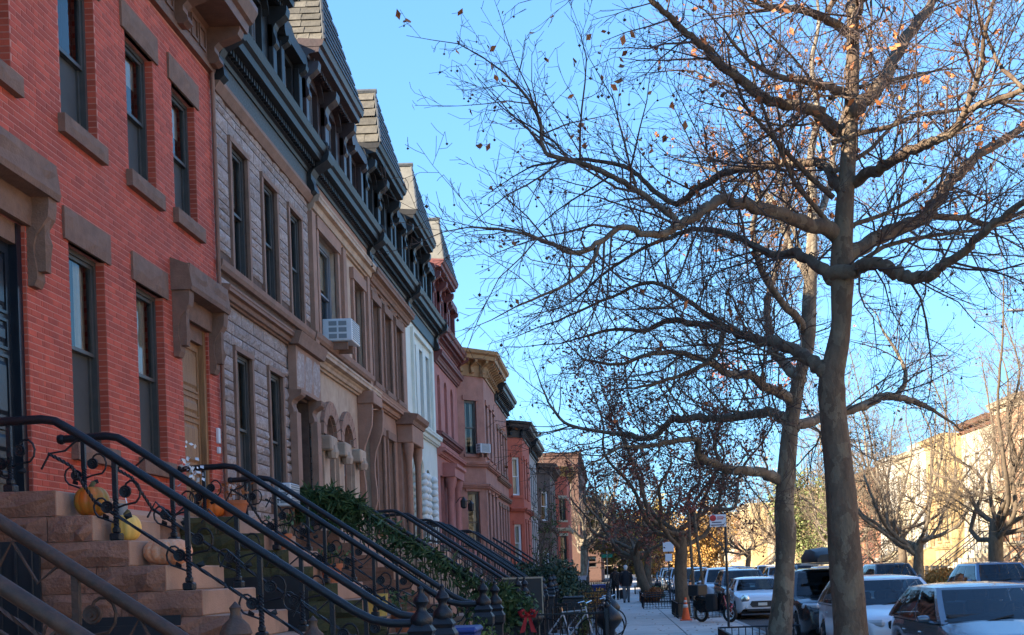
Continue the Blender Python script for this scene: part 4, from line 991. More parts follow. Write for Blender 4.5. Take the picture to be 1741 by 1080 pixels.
# ------------------------------------------------------------------ trees
def rot_about(d, ang, az):
    a = d.orthogonal().normalized(); b = d.cross(a)
    return (d*math.cos(ang)+(a*math.cos(az)+b*math.sin(az))*math.sin(ang)).normalized()
class Tree:
    def __init__(s, seed, tipr=.0035, dens=(2.6,4.2,6.0), lens=(.42,.5,.5), maxlvl=3, up=.035, wob=.13, minlen=.12, ang=(.45,.95)):
        s.r = random.Random(seed); s.limbs = []; s.br = MB(); s.tw = MB(); s.tips = []
        s.tipr = tipr; s.dens = dens; s.lens = lens; s.maxlvl = maxlvl; s.up = up; s.wob = wob; s.minlen = minlen; s.ang = ang
    def path(s, pts, rad, sides=10, jit=True):
        """Catmull-Rom smoothing of a traced limb; returns dense points, radii"""
        P = [Vector(p) for p in pts]; out = []; ro = []
        for i in range(len(P)-1):
            p0 = P[max(0,i-1)]; p1 = P[i]; p2 = P[i+1]; p3 = P[min(len(P)-1,i+2)]
            n = 5
            for k in range(n):
                t = k/n; t2 = t*t; t3 = t2*t
                out.append(.5*((2*p1)+(p2-p0)*t+(2*p0-5*p1+4*p2-p3)*t2+(3*p1-p0-3*p2+p3)*t3)); ro.append(rad[i]+(rad[i+1]-rad[i])*t)
        out.append(P[-1]); ro.append(rad[-1])
        r = s.r
        if not jit: return out, ro
        for i in range(1, len(out)-1): out[i] = out[i]+Vector((r.gauss(0,1),r.gauss(0,1),r.gauss(0,1)))*min(.022, ro[i]*.22)
        ro = [q*(1+r.uniform(-.09,.09)) for q in ro]
        return out, ro
    def grow(s, p, d, L, rad, lvl):
        r = s.r; seg = (.34,.26,.17,.12)[min(lvl,3)]; n = max(2, int(L/seg)); st = L/n
        pts = [p.copy()]; rr = [rad]; d = d.normalized(); zig = 1
        for i in range(n):
            w = s.wob*(1+.3*lvl)
            d = (d+Vector((r.gauss(0,w),r.gauss(0,w),r.gauss(0,w)+s.up))).normalized()
            pts.append(pts[-1]+d*st); rr.append(max(s.tipr, rad*(1-.75*(i+1)/n)))
        mb = s.br if rad > .016 else s.tw
        mb.tube(pts, rr, 6 if rad > .03 else (5 if rad > .016 else (4 if rad > .009 else 3)), cap=False)
        if lvl < s.maxlvl:
            k = max(1, int(L*s.dens[lvl]+r.random()))
            for q in range(k):
                t = .15+.85*(q+r.random())/k; f = t*n; i = min(n-1, int(f)); pp = pts[i].lerp(pts[i+1], f-i)
                dd = (pts[i+1]-pts[i]).normalized(); cd = rot_about(dd, r.uniform(*s.ang), r.uniform(0, 2*PI))
                cl = L*s.lens[lvl]*r.uniform(.55,1.25)*(1.1-.5*t)
                if cl < s.minlen: cl = s.minlen
                s.grow(pp, cd, cl, max(s.tipr, min(rr[i]*.6, s.tipr+.0075*cl)), lvl+1)
        s.tips.append(pts[-1])
    def side(s, pts, rad, every=.3, L=(1.0,2.2), t0=.12, bias=None, lvl=1):
        """side branches along a limb"""
        r = s.r; acc = 0; tot = sum((b-a).length for a, b in zip(pts, pts[1:])); run = 0
        nxt = tot*t0
        for (a, b), ra in zip(zip(pts, pts[1:]), rad):
            l = (b-a).length
            while nxt < run+l:
                t = nxt/tot; p = a.lerp(b, (nxt-run)/l); d = rot_about((b-a).normalized(), r.uniform(.6,1.2), r.uniform(0, 2*PI))
                if bias is not None: d = (d+bias*r.uniform(.2,.8)).normalized()
                ln = r.uniform(*L)*(1.1-.45*t)
                s.grow(p, d, ln, max(s.tipr*1.5, min(ra*.5, s.tipr+.0075*ln)), lvl); nxt += every*r.uniform(.6,1.5)
            run += l
        s.grow(pts[-1], pts[-1]-pts[-2], r.uniform(*L)*.8, max(s.tipr*2, rad[-1]*.9), lvl)
def ball_mb(mb, c, r):
    n = len(mb.v); x, y, z = c
    mb.v += [(x+r,y,z),(x-r,y,z),(x,y+r,z),(x,y-r,z),(x,y,z+r),(x,y,z-r)]
    mb.f += [(n,n+2,n+4),(n+2,n+1,n+4),(n+1,n+3,n+4),(n+3,n,n+4),(n+2,n,n+5),(n+1,n+2,n+5),(n+3,n+1,n+5),(n,n+3,n+5)]
def leaf_mb(mb, c, s, r, n=1, sp=0.0):
    for _ in range(n):
        p = Vector(c)+Vector((r.gauss(0,sp),r.gauss(0,sp),r.gauss(0,sp))) if sp else Vector(c)
        a = Vector((r.uniform(-1,1),r.uniform(-1,1),r.uniform(-1,1))).normalized(); b = a.orthogonal().normalized(); b = (b*math.cos(q:=r.uniform(0,6.28))+a.cross(b)*math.sin(q)); q2 = s*r.uniform(.6,1.3)
        c2 = a.cross(b)
        mb.poly([p-a*q2*.9, p+b*q2*.55-a*.1*q2+c2*.12*q2, p+a*q2*.9, p-b*q2*.5+a*.15*q2+c2*.1*q2])
def finish(t, root, wood, twig, balls=0, leaves=0, leaf='leaf_dry', lsz=.05, trunk=None, stuffname='twigs', high=None):
    r = t.r
    if t.br.v: tag(t.br.build('branches', twig if wood is None else wood, root, True), kind='stuff')
    if t.tw.v: tag(t.tw.build(stuffname, twig, root), kind='stuff')
    if balls:
        b = MB()
        for p in r.sample(t.tips, min(balls, len(t.tips))):
            q = p+Vector((r.uniform(-.02,.02),r.uniform(-.02,.02),-r.uniform(.06,.14)))
            b.tube([p, q], .0022, 3, False); ball_mb(b, q, r.uniform(.013,.021))
        tag(b.build('seed_balls', 'seed', root), kind='stuff')
    if leaves:
        b = MB()
        tp = [p for p in t.tips if high is None or p.z > high or r.random() < .12]  # dry leaves massed high, their orange partly standing in for sunlit twigs
        for p in r.sample(tp, min(leaves, len(tp))): leaf_mb(b, p-Vector((0,0,.04)), lsz, r, r.choice((1,1,2)), .03)
        tag(b.build('dry_leaves', leaf, root), kind='stuff')

from mathutils import noise as _nz
NOISE = _nz.noise
LIMB_W = .80
def limb(t, root, y, tr, wood, every=.3, L=(1.0,2.2), side=True, t0=.12, name='limb'):
    """tr: [(px, py, width_px, dy)] traced against the photograph at depth y+dy"""
    k = 1.0 if name == 'trunk' else LIMB_W
    pts = [at(p[0], p[1], y+p[3]) for p in tr]; rad = [p[2]*.5*k*(y+p[3])/F_PX for p in tr]
    P, R = t.path(pts, rad, jit=(name != 'trunk'))
    if name == 'trunk':
        n = 22; m = MB().tube(P, R, n)
        for i, v in enumerate(m.v):            # burls, ridges and hollows
            c = P[min(i//n, len(P)-1)]; d = Vector(v)-c
            q = NOISE(Vector((v[0]*3, v[1]*3, v[2]*1.3)))*.07+NOISE(Vector((v[0]*9, v[1]*9, v[2]*2.5)))*.03+NOISE(Vector((v[0]*22, v[1]*22, v[2]*6)))*.022
            m.v[i] = tuple(c+d*(1+q))
        m.build(name, wood, root, True)
    else: MB().tube(P, R, 10).build(name, wood, root, True)
    if side: t.side(P, R, every, L, t0)
    return P, R

# nearest plane tree
ty = 14.0; b0 = at(1447, 1080, ty)
plane1 = thing('plane_tree', 'thick nearest plane tree trunk with wide bare crown and hanging seed balls', 'tree', (0,0,0))
T = Tree(11, tipr=.0026, dens=(2.7,4.6,7.0), lens=(.5,.48,.46))
tr = [(1462,1212,118,0),(1458,1190,84,0),(1452,1140,66,0),(1447,1080,60,0),(1440,980,57,0),(1433,890,54,0),(1426,800,50,0),(1417,715,46,0),(1414,665,47,0),(1415,638,42,0),(1423,599,38,0),(1430,555,34,0),(1431,510,36,0),(1432,455,42,0),(1432,420,36,0),(1437,340,30,0),(1442,269,27,.05),(1447,190,24,.1),(1450,107,22,.2),(1450,40,21,.3),(1451,-40,18,.4),(1456,-160,14,.5),(1462,-300,9,.6),(1470,-420,4,.7)]
P, R = limb(T, plane1, ty, tr, 'bark', side=False, name='trunk')
LB = [
 [(1428,222,27,.1),(1400,205,25,0),(1377,185,23,-.2),(1307,172,21,-.5),(1270,145,20,-.8),(1227,113,18,-1.1),(1190,75,16,-1.4),(1150,42,14,-1.6),(1112,4,12,-1.8),(1070,-50,9,-2.0),(1040,-110,6,-2.1)],
 [(1431,322,24,0),(1415,300,22,.2),(1399,281,20,.4),(1340,277,19,.9),(1281,285,17,1.4),(1240,291,16,1.7),(1187,321,14,2.0),(1150,345,13,2.2),(1114,327,11,2.3),(1078,292,10,2.4),(1031,276,8,2.5),(969,271,6,2.6),(900,285,4,2.7)],
 [(1422,402,34,0),(1377,383,31,-.3),(1329,366,28,-.7),(1254,344,24,-1.1),(1222,339,23,-1.3),(1187,366,20,-1.6),(1150,386,19,-1.8),(1109,399,15,-2.1),(1057,386,13,-2.3),(1021,411,11,-2.5),(979,430,10,-2.7),(927,410,8,-2.9),(876,394,6,-3.0),(800,386,4,-3.1)],
 [(1160,382,15,-1.8),(1135,362,14,-1.7),(1104,337,13,-1.6),(1052,306,12,-1.6),(1010,285,11,-1.6),(969,273,10,-1.6),(927,259,9,-1.6),(917,207,8,-1.5),(896,166,6,-1.5),(855,122,4,-1.4)],
 [(1406,462,26,0),(1380,446,22,.3),(1356,431,20,.6),(1318,434,17,1.0),(1264,408,14,1.5),(1200,390,12,2.0),(1140,402,9,2.3),(1080,430,7,2.5),(1020,470,5,2.6)],
 [(1452,308,27,0),(1501,285,24,-.4),(1544,258,22,-.8),(1587,242,20,-1.2),(1619,226,18,-1.4),(1646,188,15,-1.6),(1700,168,13,-1.9),(1760,145,10,-2.2),(1840,110,6,-2.5)],
 [(1440,432,34,0),(1479,414,31,.3),(1533,387,29,.7),(1576,365,27,1.0),(1598,333,25,1.2),(1624,301,23,1.4),(1667,263,20,1.7),(1741,218,17,2.1),(1830,170,12,2.5)],
 [(1412,470,30,0),(1458,457,29,-.3),(1501,451,27,-.6),(1533,466,26,-.8),(1571,473,26,-1.0),(1603,451,22,-1.2),(1641,425,19,-1.4),(1684,387,16,-1.7),(1741,344,13,-2.0),(1820,320,8,-2.4)],
 [(1462,182,30,0),(1484,155,28,.2),(1501,134,27,.4),(1533,81,24,.8),(1565,32,22,1.2),(1592,-5,19,1.5),(1630,-60,14,1.9),(1680,-130,8,2.3)],
 [(1428,155,20,.1),(1400,145,17,-.4),(1372,137,15,-.8),(1321,129,12,-1.4),(1270,100,8,-2.0),(1230,50,5,-2.4)],
 [(1396,628,34,0),(1367,604,28,.3),(1317,585,24,.8),(1278,575,20,1.2),(1239,560,18,1.6),(1190,552,14,2.0),(1140,546,12,2.3),(1095,562,9,2.5),(1045,560,7,2.6),(985,575,4,2.7)],
 [(1447,60,22,.3),(1400,30,18,-.2),(1360,15,15,-.6),(1310,12,12,-1.1),(1240,-20,8,-1.7)],
 [(1449,10,20,.3),(1500,-20,17,.0),(1560,-70,12,-.6),(1640,-90,7,-1.2)],
 [(1450,40,18,.3),(1460,10,17,-.6),(1440,-60,13,-1.6),(1400,-130,8,-2.6)],
 [(1585,368,14,1.0),(1640,372,13,1.3),(1690,382,11,1.6),(1741,360,9,1.9),(1820,350,5,2.2)],
 [(1640,190,12,-1.6),(1668,120,11,-1.8),(1672,70,9,-2.0),(1690,0,7,-2.2)],
 [(1741,150,10,-2.2),(1705,118,9,-2.0),(1690,92,8,-1.9),(1670,40,6,-1.9)],
 [(1230,566,13,1.6),(1210,610,10,1.3),(1150,640,8,1.0),(1080,660,5,.6)],
 [(1021,411,9,-2.5),(1000,455,8,-2.7),(950,490,6,-2.9),(880,520,4,-3.1)],
 [(1240,560,12,1.6),(1180,520,10,1.9),(1110,480,8,2.1),(1040,505,6,2.3),(950,545,4,2.5)],
]
def rooted(l, tr):
    q = min(tr, key=lambda p: abs(p[1]-l[0][1]))
    return [(q[0], l[0][1]+7, l[0][2], 0)]+l if abs(q[0]-l[0][0]) < 36 else l
for l in LB: limb(T, plane1, ty, rooted(l, tr), 'bark', .10, (.7,2.0))
for k in range(9):
    a = rnd.uniform(0, 2*PI); h = rnd.uniform(4.5, 8.8); p = Vector((2.8,14,h)); dd = Vector((math.cos(a)*.9, -abs(math.sin(a))*.4+.6*(k%2), .45))
    T.grow(p, dd, rnd.uniform(2.0,3.2), .035, 0)
finish(T, plane1, 'bark', 'twig', 1500, 900, 'leaf_dry', .05, high=6.0)

# second plane tree
ty = 19.8
plane2 = thing('plane_tree', 'thinner plane tree standing just behind and left of the thick one', 'tree', (0,0,0))
T = Tree(23, tipr=.0034, dens=(2.6,4.4,6.6), lens=(.5,.48,.46))
tr = [(1312,1146,84,0),(1318,1122,54,0),(1325,1080,43,0),(1331,1020,36,0),(1335,949,32,0),(1336,905,36,0),(1333,871,34,0),(1336,813,31,0),(1341,754,29,0),(1345,716,27,0),(1352,677,24,0),(1360,638,22,0),(1371,599,24,0),(1375,560,25,0),(1376,510,24,0),(1380,430,20,0),(1382,350,16,.1),(1378,270,13,.2),(1390,190,10,.4),(1380,110,8,.7),(1392,40,6,.9),(1386,-30,3,1.1)]
limb(T, plane2, ty, tr, 'bark_pale', side=False, name='trunk')
LB = [
 [(1325,816,26,0),(1289,801,22,-.4),(1241,799,19,-.8),(1207,784,17,-1.1),(1187,773,16,-1.3),(1183,747,13,-1.5),(1137,752,11,-1.7),(1093,760,9,-1.9),(1056,760,7,-2.1),(1022,780,5,-2.2),(1000,791,3,-2.3)],
 [(1335,712,26,0),(1313,703,22,.4),(1270,706,20,.8),(1231,712,18,1.2),(1200,710,17,1.5),(1144,714,15,1.9),(1122,735,14,2.1),(1096,745,13,2.3),(1059,738,11,2.5),(1037,737,9,2.6),(967,722,7,2.8),(937,690,5,2.9),(920,655,3,3.0)],
 [(1343,684,25,0),(1328,669,22,-.3),(1301,659,20,-.6),(1278,642,19,-.9),(1239,634,16,-1.3),(1200,614,14,-1.6),(1150,600,11,-1.9),(1100,604,9,-2.1),(1050,620,7,-2.3),(990,610,4,-2.5)],
 [(1357,640,24,0),(1332,618,21,.3),(1317,599,19,.5),(1309,572,17,.7),(1304,520,15,.9),(1318,460,13,1.0),(1340,400,11,1.2),(1330,320,9,1.4),(1310,240,6,1.6)],
 [(1350,724,22,0),(1391,713,21,.6),(1437,700,20,1.0),(1464,692,18,1.2),(1492,677,17,1.4),(1520,675,16,1.6),(1560,684,13,1.9),(1590,700,8,2.1)],
 [(1370,560,20,0),(1340,525,16,-.5),(1300,470,14,-1.0),(1280,400,12,-1.3),(1290,320,9,-1.6),(1270,250,6,-1.9)],
 [(1378,480,18,0),(1350,430,14,.6),(1330,380,12,1.0),(1300,330,10,1.5),(1240,300,7,2.0),(1180,280,4,2.4)],
 [(1384,380,16,0),(1410,320,14,.5),(1420,240,11,1.0),(1450,150,8,1.5),(1480,60,5,2.0)],
 [(1525,676,11,1.6),(1540,640,9,1.8),(1525,600,7,2.0),(1500,560,5,2.2)],
]
for l in LB: limb(T, plane2, ty, rooted(l, tr), 'bark_pale', .125, (.8,2.3))
finish(T, plane2, 'bark_pale', 'twig', 900, 600, 'leaf_dry', .06, high=7.5)

def auto_tree(name, label, base, H, r0, fork, spread, seed, wood='bark_brown', twig='twig', nl=6, lean=(0,0), leaf=None, nleaf=0, lsz=.06, dens=(2.2,3.2,4.5), tipr=.006, balls=0, levels=3, group=None, lsp=.05, up=.05):
    root = thing(name, label, 'tree', base, group=group); t = Tree(seed, tipr=tipr, dens=dens, up=up, maxlvl=levels, minlen=.2)
    r = t.r; top = Vector((lean[0]*fork, lean[1]*fork, fork))
    pts = [Vector((0,0,-.05)), Vector((0,0,.12)), Vector((0,0,.5))]+[top*k/4+Vector((r.uniform(-.06,.06),r.uniform(-.06,.06),0)) for k in (1,2,3,4)]
    P, R = t.path(pts, jit=False, rad=[r0*1.5,r0*1.2,r0*1.05,r0,r0*.92,r0*.88,r0*.9])
    MB().tube(P, R, 10).build('trunk', wood, root, True)
    for k in range(nl):
        a = 2*PI*(k*1.618+r.uniform(-.3,.3)); st = top*(.72+.28*(k+1)/nl)
        hx = spread*r.uniform(.6,1.05); hz = (H-fork)*r.uniform(.55,1.0)
        q = [st]
        for i in range(1, 6):
            f = i/5; q.append(st+Vector((math.cos(a)*hx*f**.68+r.gauss(0,.24), math.sin(a)*hx*f**.68+r.gauss(0,.24), hz*f**1.3+r.gauss(0,.2))))
        rr = [r0*.50*math.sqrt(5/nl)*(1-.165*i) for i in range(6)]
        A, B = t.path(q, rr); MB().tube(A, B, 8).build('limb', wood, root, True); t.side(A, B, .34*spread/3, (spread*.22, spread*.62), .1)
    finish(t, root, wood, twig, balls, 0)
    if leaf:
        b = MB()
        for _ in range(nleaf): leaf_mb(b, r.choice(t.tips), lsz, r, 2, lsp)
        tag(b.build('leaves', leaf, root), kind='stuff')
    return root
auto_tree('oak_tree', 'street tree still holding reddish brown leaves behind the traffic cone', (2.3,39,0), 9.2, .24, 2.9, 3.3, 41, leaf='leaf_oak', nleaf=5600, lsz=.064, nl=9, dens=(2.0,2.8,3.4), tipr=.006, lsp=.14)
auto_tree('street_tree', 'leaning bare street tree near the two walkers', (1.75,57,0), 8.5, .26, 2.6, 3.6, 42, lean=(-.28,0), nl=8, tipr=.01, dens=(2.0,2.8,3.2), wood='bark_brown')
auto_tree('street_tree', 'bare street tree farther along the left pavement', (2.3,76,0), 9, .28, 3, 4.2, 43, nl=7, tipr=.013, dens=(1.6,2.2,2.4))
auto_tree('street_tree', 'farthest bare street tree on the left pavement', (2.3,100,0), 9, .28, 3, 4.5, 44, nl=7, tipr=.017, dens=(1.4,1.8,2.0), levels=2)
auto_tree('yellow_tree', 'yellow leaved tree at far end of the pavement', (1.2,125,0), 9.0, .25, 2.2, 3.6, 45, leaf='leaf_yellow', nleaf=5200, lsz=.2, nl=9, tipr=.018, dens=(1.2,1.8,2.0), levels=2, lsp=.5)
auto_tree('yellow_tree', 'golden leaved tree beyond the white traffic sign', (6.5,185,0), 10, .25, 2.2, 5, 46, leaf='leaf_gold', nleaf=5200, lsz=.28, nl=9, tipr=.025, dens=(1.2,1.6,2.0), levels=2, lsp=.6)
auto_tree('yellow_tree', 'orange tinted tree behind the leaning street tree', (11,150,0), 9, .25, 2.2, 4.5, 47, leaf='leaf_gold', nleaf=3600, lsz=.22, nl=9, tipr=.02, dens=(1.2,1.6,2.0), levels=2, lsp=.5)
auto_tree('bare_tree', 'bare tree leaning over the left front yards', (-2.2,88,0), 11, .3, 4, 4.6, 48, wood='bark_pale', nl=8, tipr=.014, dens=(1.5,2.2,2.4), balls=300)
auto_tree('slim_tree', 'slim tree growing in front of the orange red house', (-3.0,49,0), 5.4, .07, 1.4, 1.0, 49, nl=6, tipr=.006, dens=(3,4,4), levels=2, leaf='leaf_green', nleaf=350, lsz=.06, lsp=.06)
# trees on the sunlit side
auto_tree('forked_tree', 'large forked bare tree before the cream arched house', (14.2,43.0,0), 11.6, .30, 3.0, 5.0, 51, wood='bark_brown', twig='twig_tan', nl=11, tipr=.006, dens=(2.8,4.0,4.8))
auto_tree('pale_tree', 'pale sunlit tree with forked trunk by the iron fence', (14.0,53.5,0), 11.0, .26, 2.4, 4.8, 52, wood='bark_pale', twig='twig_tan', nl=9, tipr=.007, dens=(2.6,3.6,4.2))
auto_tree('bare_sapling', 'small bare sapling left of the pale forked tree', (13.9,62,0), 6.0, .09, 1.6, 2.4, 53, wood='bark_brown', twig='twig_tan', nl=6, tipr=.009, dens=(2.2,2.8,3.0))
auto_tree('ivy_tree', 'tree thick with green ivy between the two plane trunks', (14.2,80,0), 7.6, .2, 2.6, 2.4, 54, twig='twig_tan', nl=7, tipr=.012, dens=(1.6,2.0,2.4), levels=2, leaf='leaf_yellow_green', nleaf=3400, lsz=.12, lsp=.28)
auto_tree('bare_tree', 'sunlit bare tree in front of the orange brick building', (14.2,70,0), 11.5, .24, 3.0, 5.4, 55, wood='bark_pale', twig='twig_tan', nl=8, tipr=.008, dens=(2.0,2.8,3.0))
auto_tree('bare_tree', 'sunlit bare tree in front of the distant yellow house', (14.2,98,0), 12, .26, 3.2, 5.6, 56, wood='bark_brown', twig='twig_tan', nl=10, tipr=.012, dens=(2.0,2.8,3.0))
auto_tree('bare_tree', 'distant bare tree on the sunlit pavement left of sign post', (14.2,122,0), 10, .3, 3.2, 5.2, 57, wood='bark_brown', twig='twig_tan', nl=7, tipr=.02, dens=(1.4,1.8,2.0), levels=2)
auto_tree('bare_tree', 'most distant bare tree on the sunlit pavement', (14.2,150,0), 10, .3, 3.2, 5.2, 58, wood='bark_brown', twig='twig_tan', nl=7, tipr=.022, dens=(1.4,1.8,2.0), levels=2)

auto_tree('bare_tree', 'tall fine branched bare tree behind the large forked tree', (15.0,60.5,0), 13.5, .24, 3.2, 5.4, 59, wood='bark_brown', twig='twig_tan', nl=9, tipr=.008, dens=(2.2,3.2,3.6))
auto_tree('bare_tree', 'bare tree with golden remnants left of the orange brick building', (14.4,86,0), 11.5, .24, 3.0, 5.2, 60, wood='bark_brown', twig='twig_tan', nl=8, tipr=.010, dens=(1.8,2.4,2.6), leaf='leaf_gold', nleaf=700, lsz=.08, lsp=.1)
# ------------------------------------------------------------------ cars (front towards -y)
def lerp(a, b, t): return a+(b-a)*t
def interp(tab, s):
    if s <= tab[0][0]: return tab[0][1]
    for (a, b), (c, e) in zip(tab, tab[1:]):
        if s <= c: t = (s-a)/(c-a); return lerp(b, e, t)
    return tab[-1][1]
def car(name, label, loc, paint, Lc=4.2, Wc=1.78, H=1.48, kind='hatch', belt=.93, cat='car', group=None, rails=False, round_lamps=False, cowl=1.12, wtop=1.85, rtop=None, rbot=None, detail=True):
    root = thing(name, label, cat, loc, group=group); wr = .32 if kind != 'suv' else .36; hw0 = Wc/2
    sf, sr = .80, Lc-.82; R = wr+.055; rtop = rtop or Lc-.75; rbot = rbot or Lc-.12
    hood = belt-.10 if kind != 'suv' else belt-.04
    top = [(0,hood-.26),(.05,hood-.14),(.18,hood-.05),(.5,hood+.015),(cowl,belt+.03),(cowl+.3,belt+.02),(Lc-.5,belt+.03),(Lc-.1,belt+.02),(Lc-.03,belt-.06),(Lc,belt-.2)]
    stations = sorted(set([0,.02,.06,.12,.2,.32,sf-R-.02]+[sf-R+2*R*k/10 for k in range(11)]+[sf+R+.02,cowl+.1]+[lerp(sf+R+.1,sr-R-.1,k/6) for k in range(7)]+[sr-R-.02]+[sr-R+2*R*k/10 for k in range(11)]+[sr+R+.02,Lc-.2,Lc-.1,Lc-.04,Lc]))
    m = MB(); prev = None
    for s in stations:
        tf = min(1, s/.75); tr_ = min(1, (Lc-s)/.7)
        hw = hw0*(.74+.26*math.sqrt(max(0,1-(1-tf)**2)))*(.80+.20*math.sqrt(max(0,1-(1-tr_)**2)))
        zl = .22+.14*max(0,1-s/.12)+.12*max(0,1-(Lc-s)/.12)
        for c in (sf, sr):
            if abs(s-c) < R: zl = max(zl, wr+math.sqrt(R*R-(s-c)**2))
        zt = interp(top, s); sh = zt-.05 if s > .15 else zt-.02
        zm = lerp(zl, sh, .5)
        half = [(hw*.955,zl),(hw*.99,lerp(zl,zm,.5)),(hw,zm),(hw*.995,lerp(zm,sh,.6)),(hw*.965,sh),(hw*.86,zt-.012),(hw*.45,zt+.012),(0,zt+.02)]
        ring = [(x,s-Lc/2,z) for x, z in half]+[(-x,s-Lc/2,z) for x, z in half[-2::-1]]
        n = len(m.v); m.v += ring; k = len(ring)
        if prev is not None:
            for i in range(k-1): m.f.append((prev+i, n+i, n+i+1, prev+i+1))
        else: m.f.append(tuple(n+i for i in range(k)))
        prev = n
    m.f.append(tuple(prev+i for i in range(k-1, -1, -1)))
    body = m.build('body', paint, root, True, 38)
    MB().box(-hw0*.86,hw0*.86,-Lc/2+.12,Lc/2-.12,.2,.55).build('underbody', 'rubber', root)
    # greenhouse
    yA, yB, yC, yD = cowl-Lc/2, wtop-Lc/2, rtop-Lc/2, rbot-Lc/2; wb, wt = hw0*.955, hw0*.74; zb = belt+.0; zr = H-.06
    def Wd(t): return lerp(wb, wt, t**1.25)
    def Z(t): return lerp(zb, zr, t)
    def front(t, f): x = f*Wd(t); return Vector((x, lerp(yA,yB,t)-.10*(1-f*f)*(1-.3*t), Z(t)))
    def rear(t, f): x = f*Wd(t); return Vector((x, lerp(yD,yC,t**1.2)+.08*(1-f*f), Z(t)))
    def sidep(t, f, s): y = lerp(lerp(yA,yB,t), lerp(yD,yC,t**1.2), f); return Vector((s*(Wd(t)+.035*math.sin(PI*f)), y, Z(t)))
    ts = [0,.2,.4,.6,.8,.93,1]; m = MB()
    def patch(mb, fn, us, vs, off=None, flip=False):
        n = len(mb.v)
        for u in us:
            for v in vs:
                p = fn(u, v); mb.v.append(tuple(p+off if off is not None else p))
        kv = len(vs)
        for i in range(len(us)-1):
            for j in range(kv-1):
                a = n+i*kv+j; q = (a,a+1,a+kv+1,a+kv); mb.f.append(q[::-1] if flip else q)
    F9 = [-1+.25*k for k in range(9)]; S9 = [k/10 for k in range(11)]
    def framed(fn, t0, t1, wins, lo, hi, flip):
        full = sorted({lo, hi, *[w for ab in wins for w in ab]})
        fine = []
        for p, q in zip(full, full[1:]): fine += [lerp(p,q,k/3) for k in range(3)]
        fine.append(hi)
        patch(m, fn, [0,t0], fine, flip=flip); patch(m, fn, [t1,1], fine, flip=flip)
        for p, q in zip(full, full[1:]):
            if not any(w[0] <= (p+q)/2 <= w[1] for w in wins): patch(m, fn, [lerp(t0,t1,k/5) for k in range(6)], [lerp(p,q,k/3) for k in range(4)], flip=flip)
    framed(front, .05, .93, [(-.9,.9)], -1, 1, False); framed(rear, .1, .88, [(-.86,.86)], -1, 1, True)
    for s in (-1, 1): framed(lambda t, f, s=s: sidep(t, f, s), .06, .9, [(.06,.40),(.43,.74),(.77,.93)], 0, 1, s < 0)
    def roof(u, f):
        a = sidep(1, u, 1); w = a.x; c = front(1, f).y if u == 0 else (rear(1, f).y if u == 1 else a.y)
        e = min(1, 4*u, 4*(1-u))*.0+math.sin(PI*u)**.6
        return Vector((w*f, c, zr+.06*(1-f**4)*(e**.7 if e > 0 else 0)))
    patch(m, roof, [0,.04,.1,.2,.35,.5,.65,.8,.9,.96,1], [-1,-.94,-.8,-.5,0,.5,.8,.94,1], flip=True)
    bm = bmesh.new(); me = m.mesh('cabin', paint); bm.from_mesh(me); bmesh.ops.remove_doubles(bm, verts=bm.verts, dist=.002); bmesh.ops.recalc_face_normals(bm, faces=bm.faces); bm.to_mesh(me); bm.free()
    me.polygons.foreach_set('use_smooth', [True]*len(me.polygons)); me.set_sharp_from_angle(angle=math.radians(50))
    link('cabin', me, root)
    tg = [.05,.2,.4,.6,.8,.93]
    ws = MB(); patch(ws, front, tg, [.9*f for f in F9], Vector((0,-.008,.005))); ws.build('windshield', 'car_clear', root, True)
    rw = MB(); patch(rw, rear, [.1,.3,.5,.7,.88], [.86*f for f in F9], Vector((0,.008,.005)), True); rw.build('rear_window', 'car_clear', root, True)
    for s in (-1, 1):
        for a, b in ((.06,.40),(.43,.74),(.77,.93)):
            g = MB(); fs = [lerp(a,b,k/4) for k in range(5)]
            patch(g, lambda t, f, s=s: sidep(t, f, s), [.06,.3,.55,.8,.9], fs, Vector((s*.007,0,.002)), s < 0); g.build('side_window', 'car_clear', root, True)
        mm = MB().lathe([(0,-.09),(.05,-.085),(.075,-.03),(.075,.05),(.05,.08),(0,.085)], (s*(hw0+.10),yA+.38,belt+.06), 10, 'x', squash=.72)
        mm.tube([(s*(hw0-.06),yA+.36,belt-.01),(s*(hw0+.08),yA+.38,belt+.03)], .03, 6)
        mm.build('mirror', paint, root, True, 60)
        if rails: MB().tube([(s*wt*.93,yB+.1,zr+.03),(s*wt*.93,yB+.25,zr+.10),(s*wt*.93,yC-.2,zr+.10),(s*wt*.93,yC,zr+.03)], .02, 6).build('roof_rail', 'steel', root)
    MB().box(-wb*.93,wb*.93,yA+.05,yD-.1,belt+.03,belt+.05).build('interior', 'car_interior', root)
    MB().cbox(-wb*.88,wb*.88,yA+.1,yA+.5,belt+.05,belt+.12,.03).build('dashboard', 'car_interior', root)
    for sx in (-1, 1):
        for yy in (lerp(yA,yD,.42), lerp(yA,yD,.72)):
            MB().cbox(sx*.36-.22,sx*.36+.22,yy,yy+.13,belt+.05,min(belt+.24,zr-.16),.04).cbox(sx*.36-.12,sx*.36+.12,yy+.02,yy+.11,min(belt+.26,zr-.15),min(belt+.42,zr-.03),.04).build('seat', 'car_seat', root)
    st = MB().tube([(.36+.17*math.cos(a_),yA+.62+.05*math.sin(a_),belt+.1+.15*math.sin(a_)) for a_ in [2*PI*k/14 for k in range(15)]], .015, 5, False); st.build('steering_wheel', 'rubber', root)
    # front end
    yf = -Lc/2
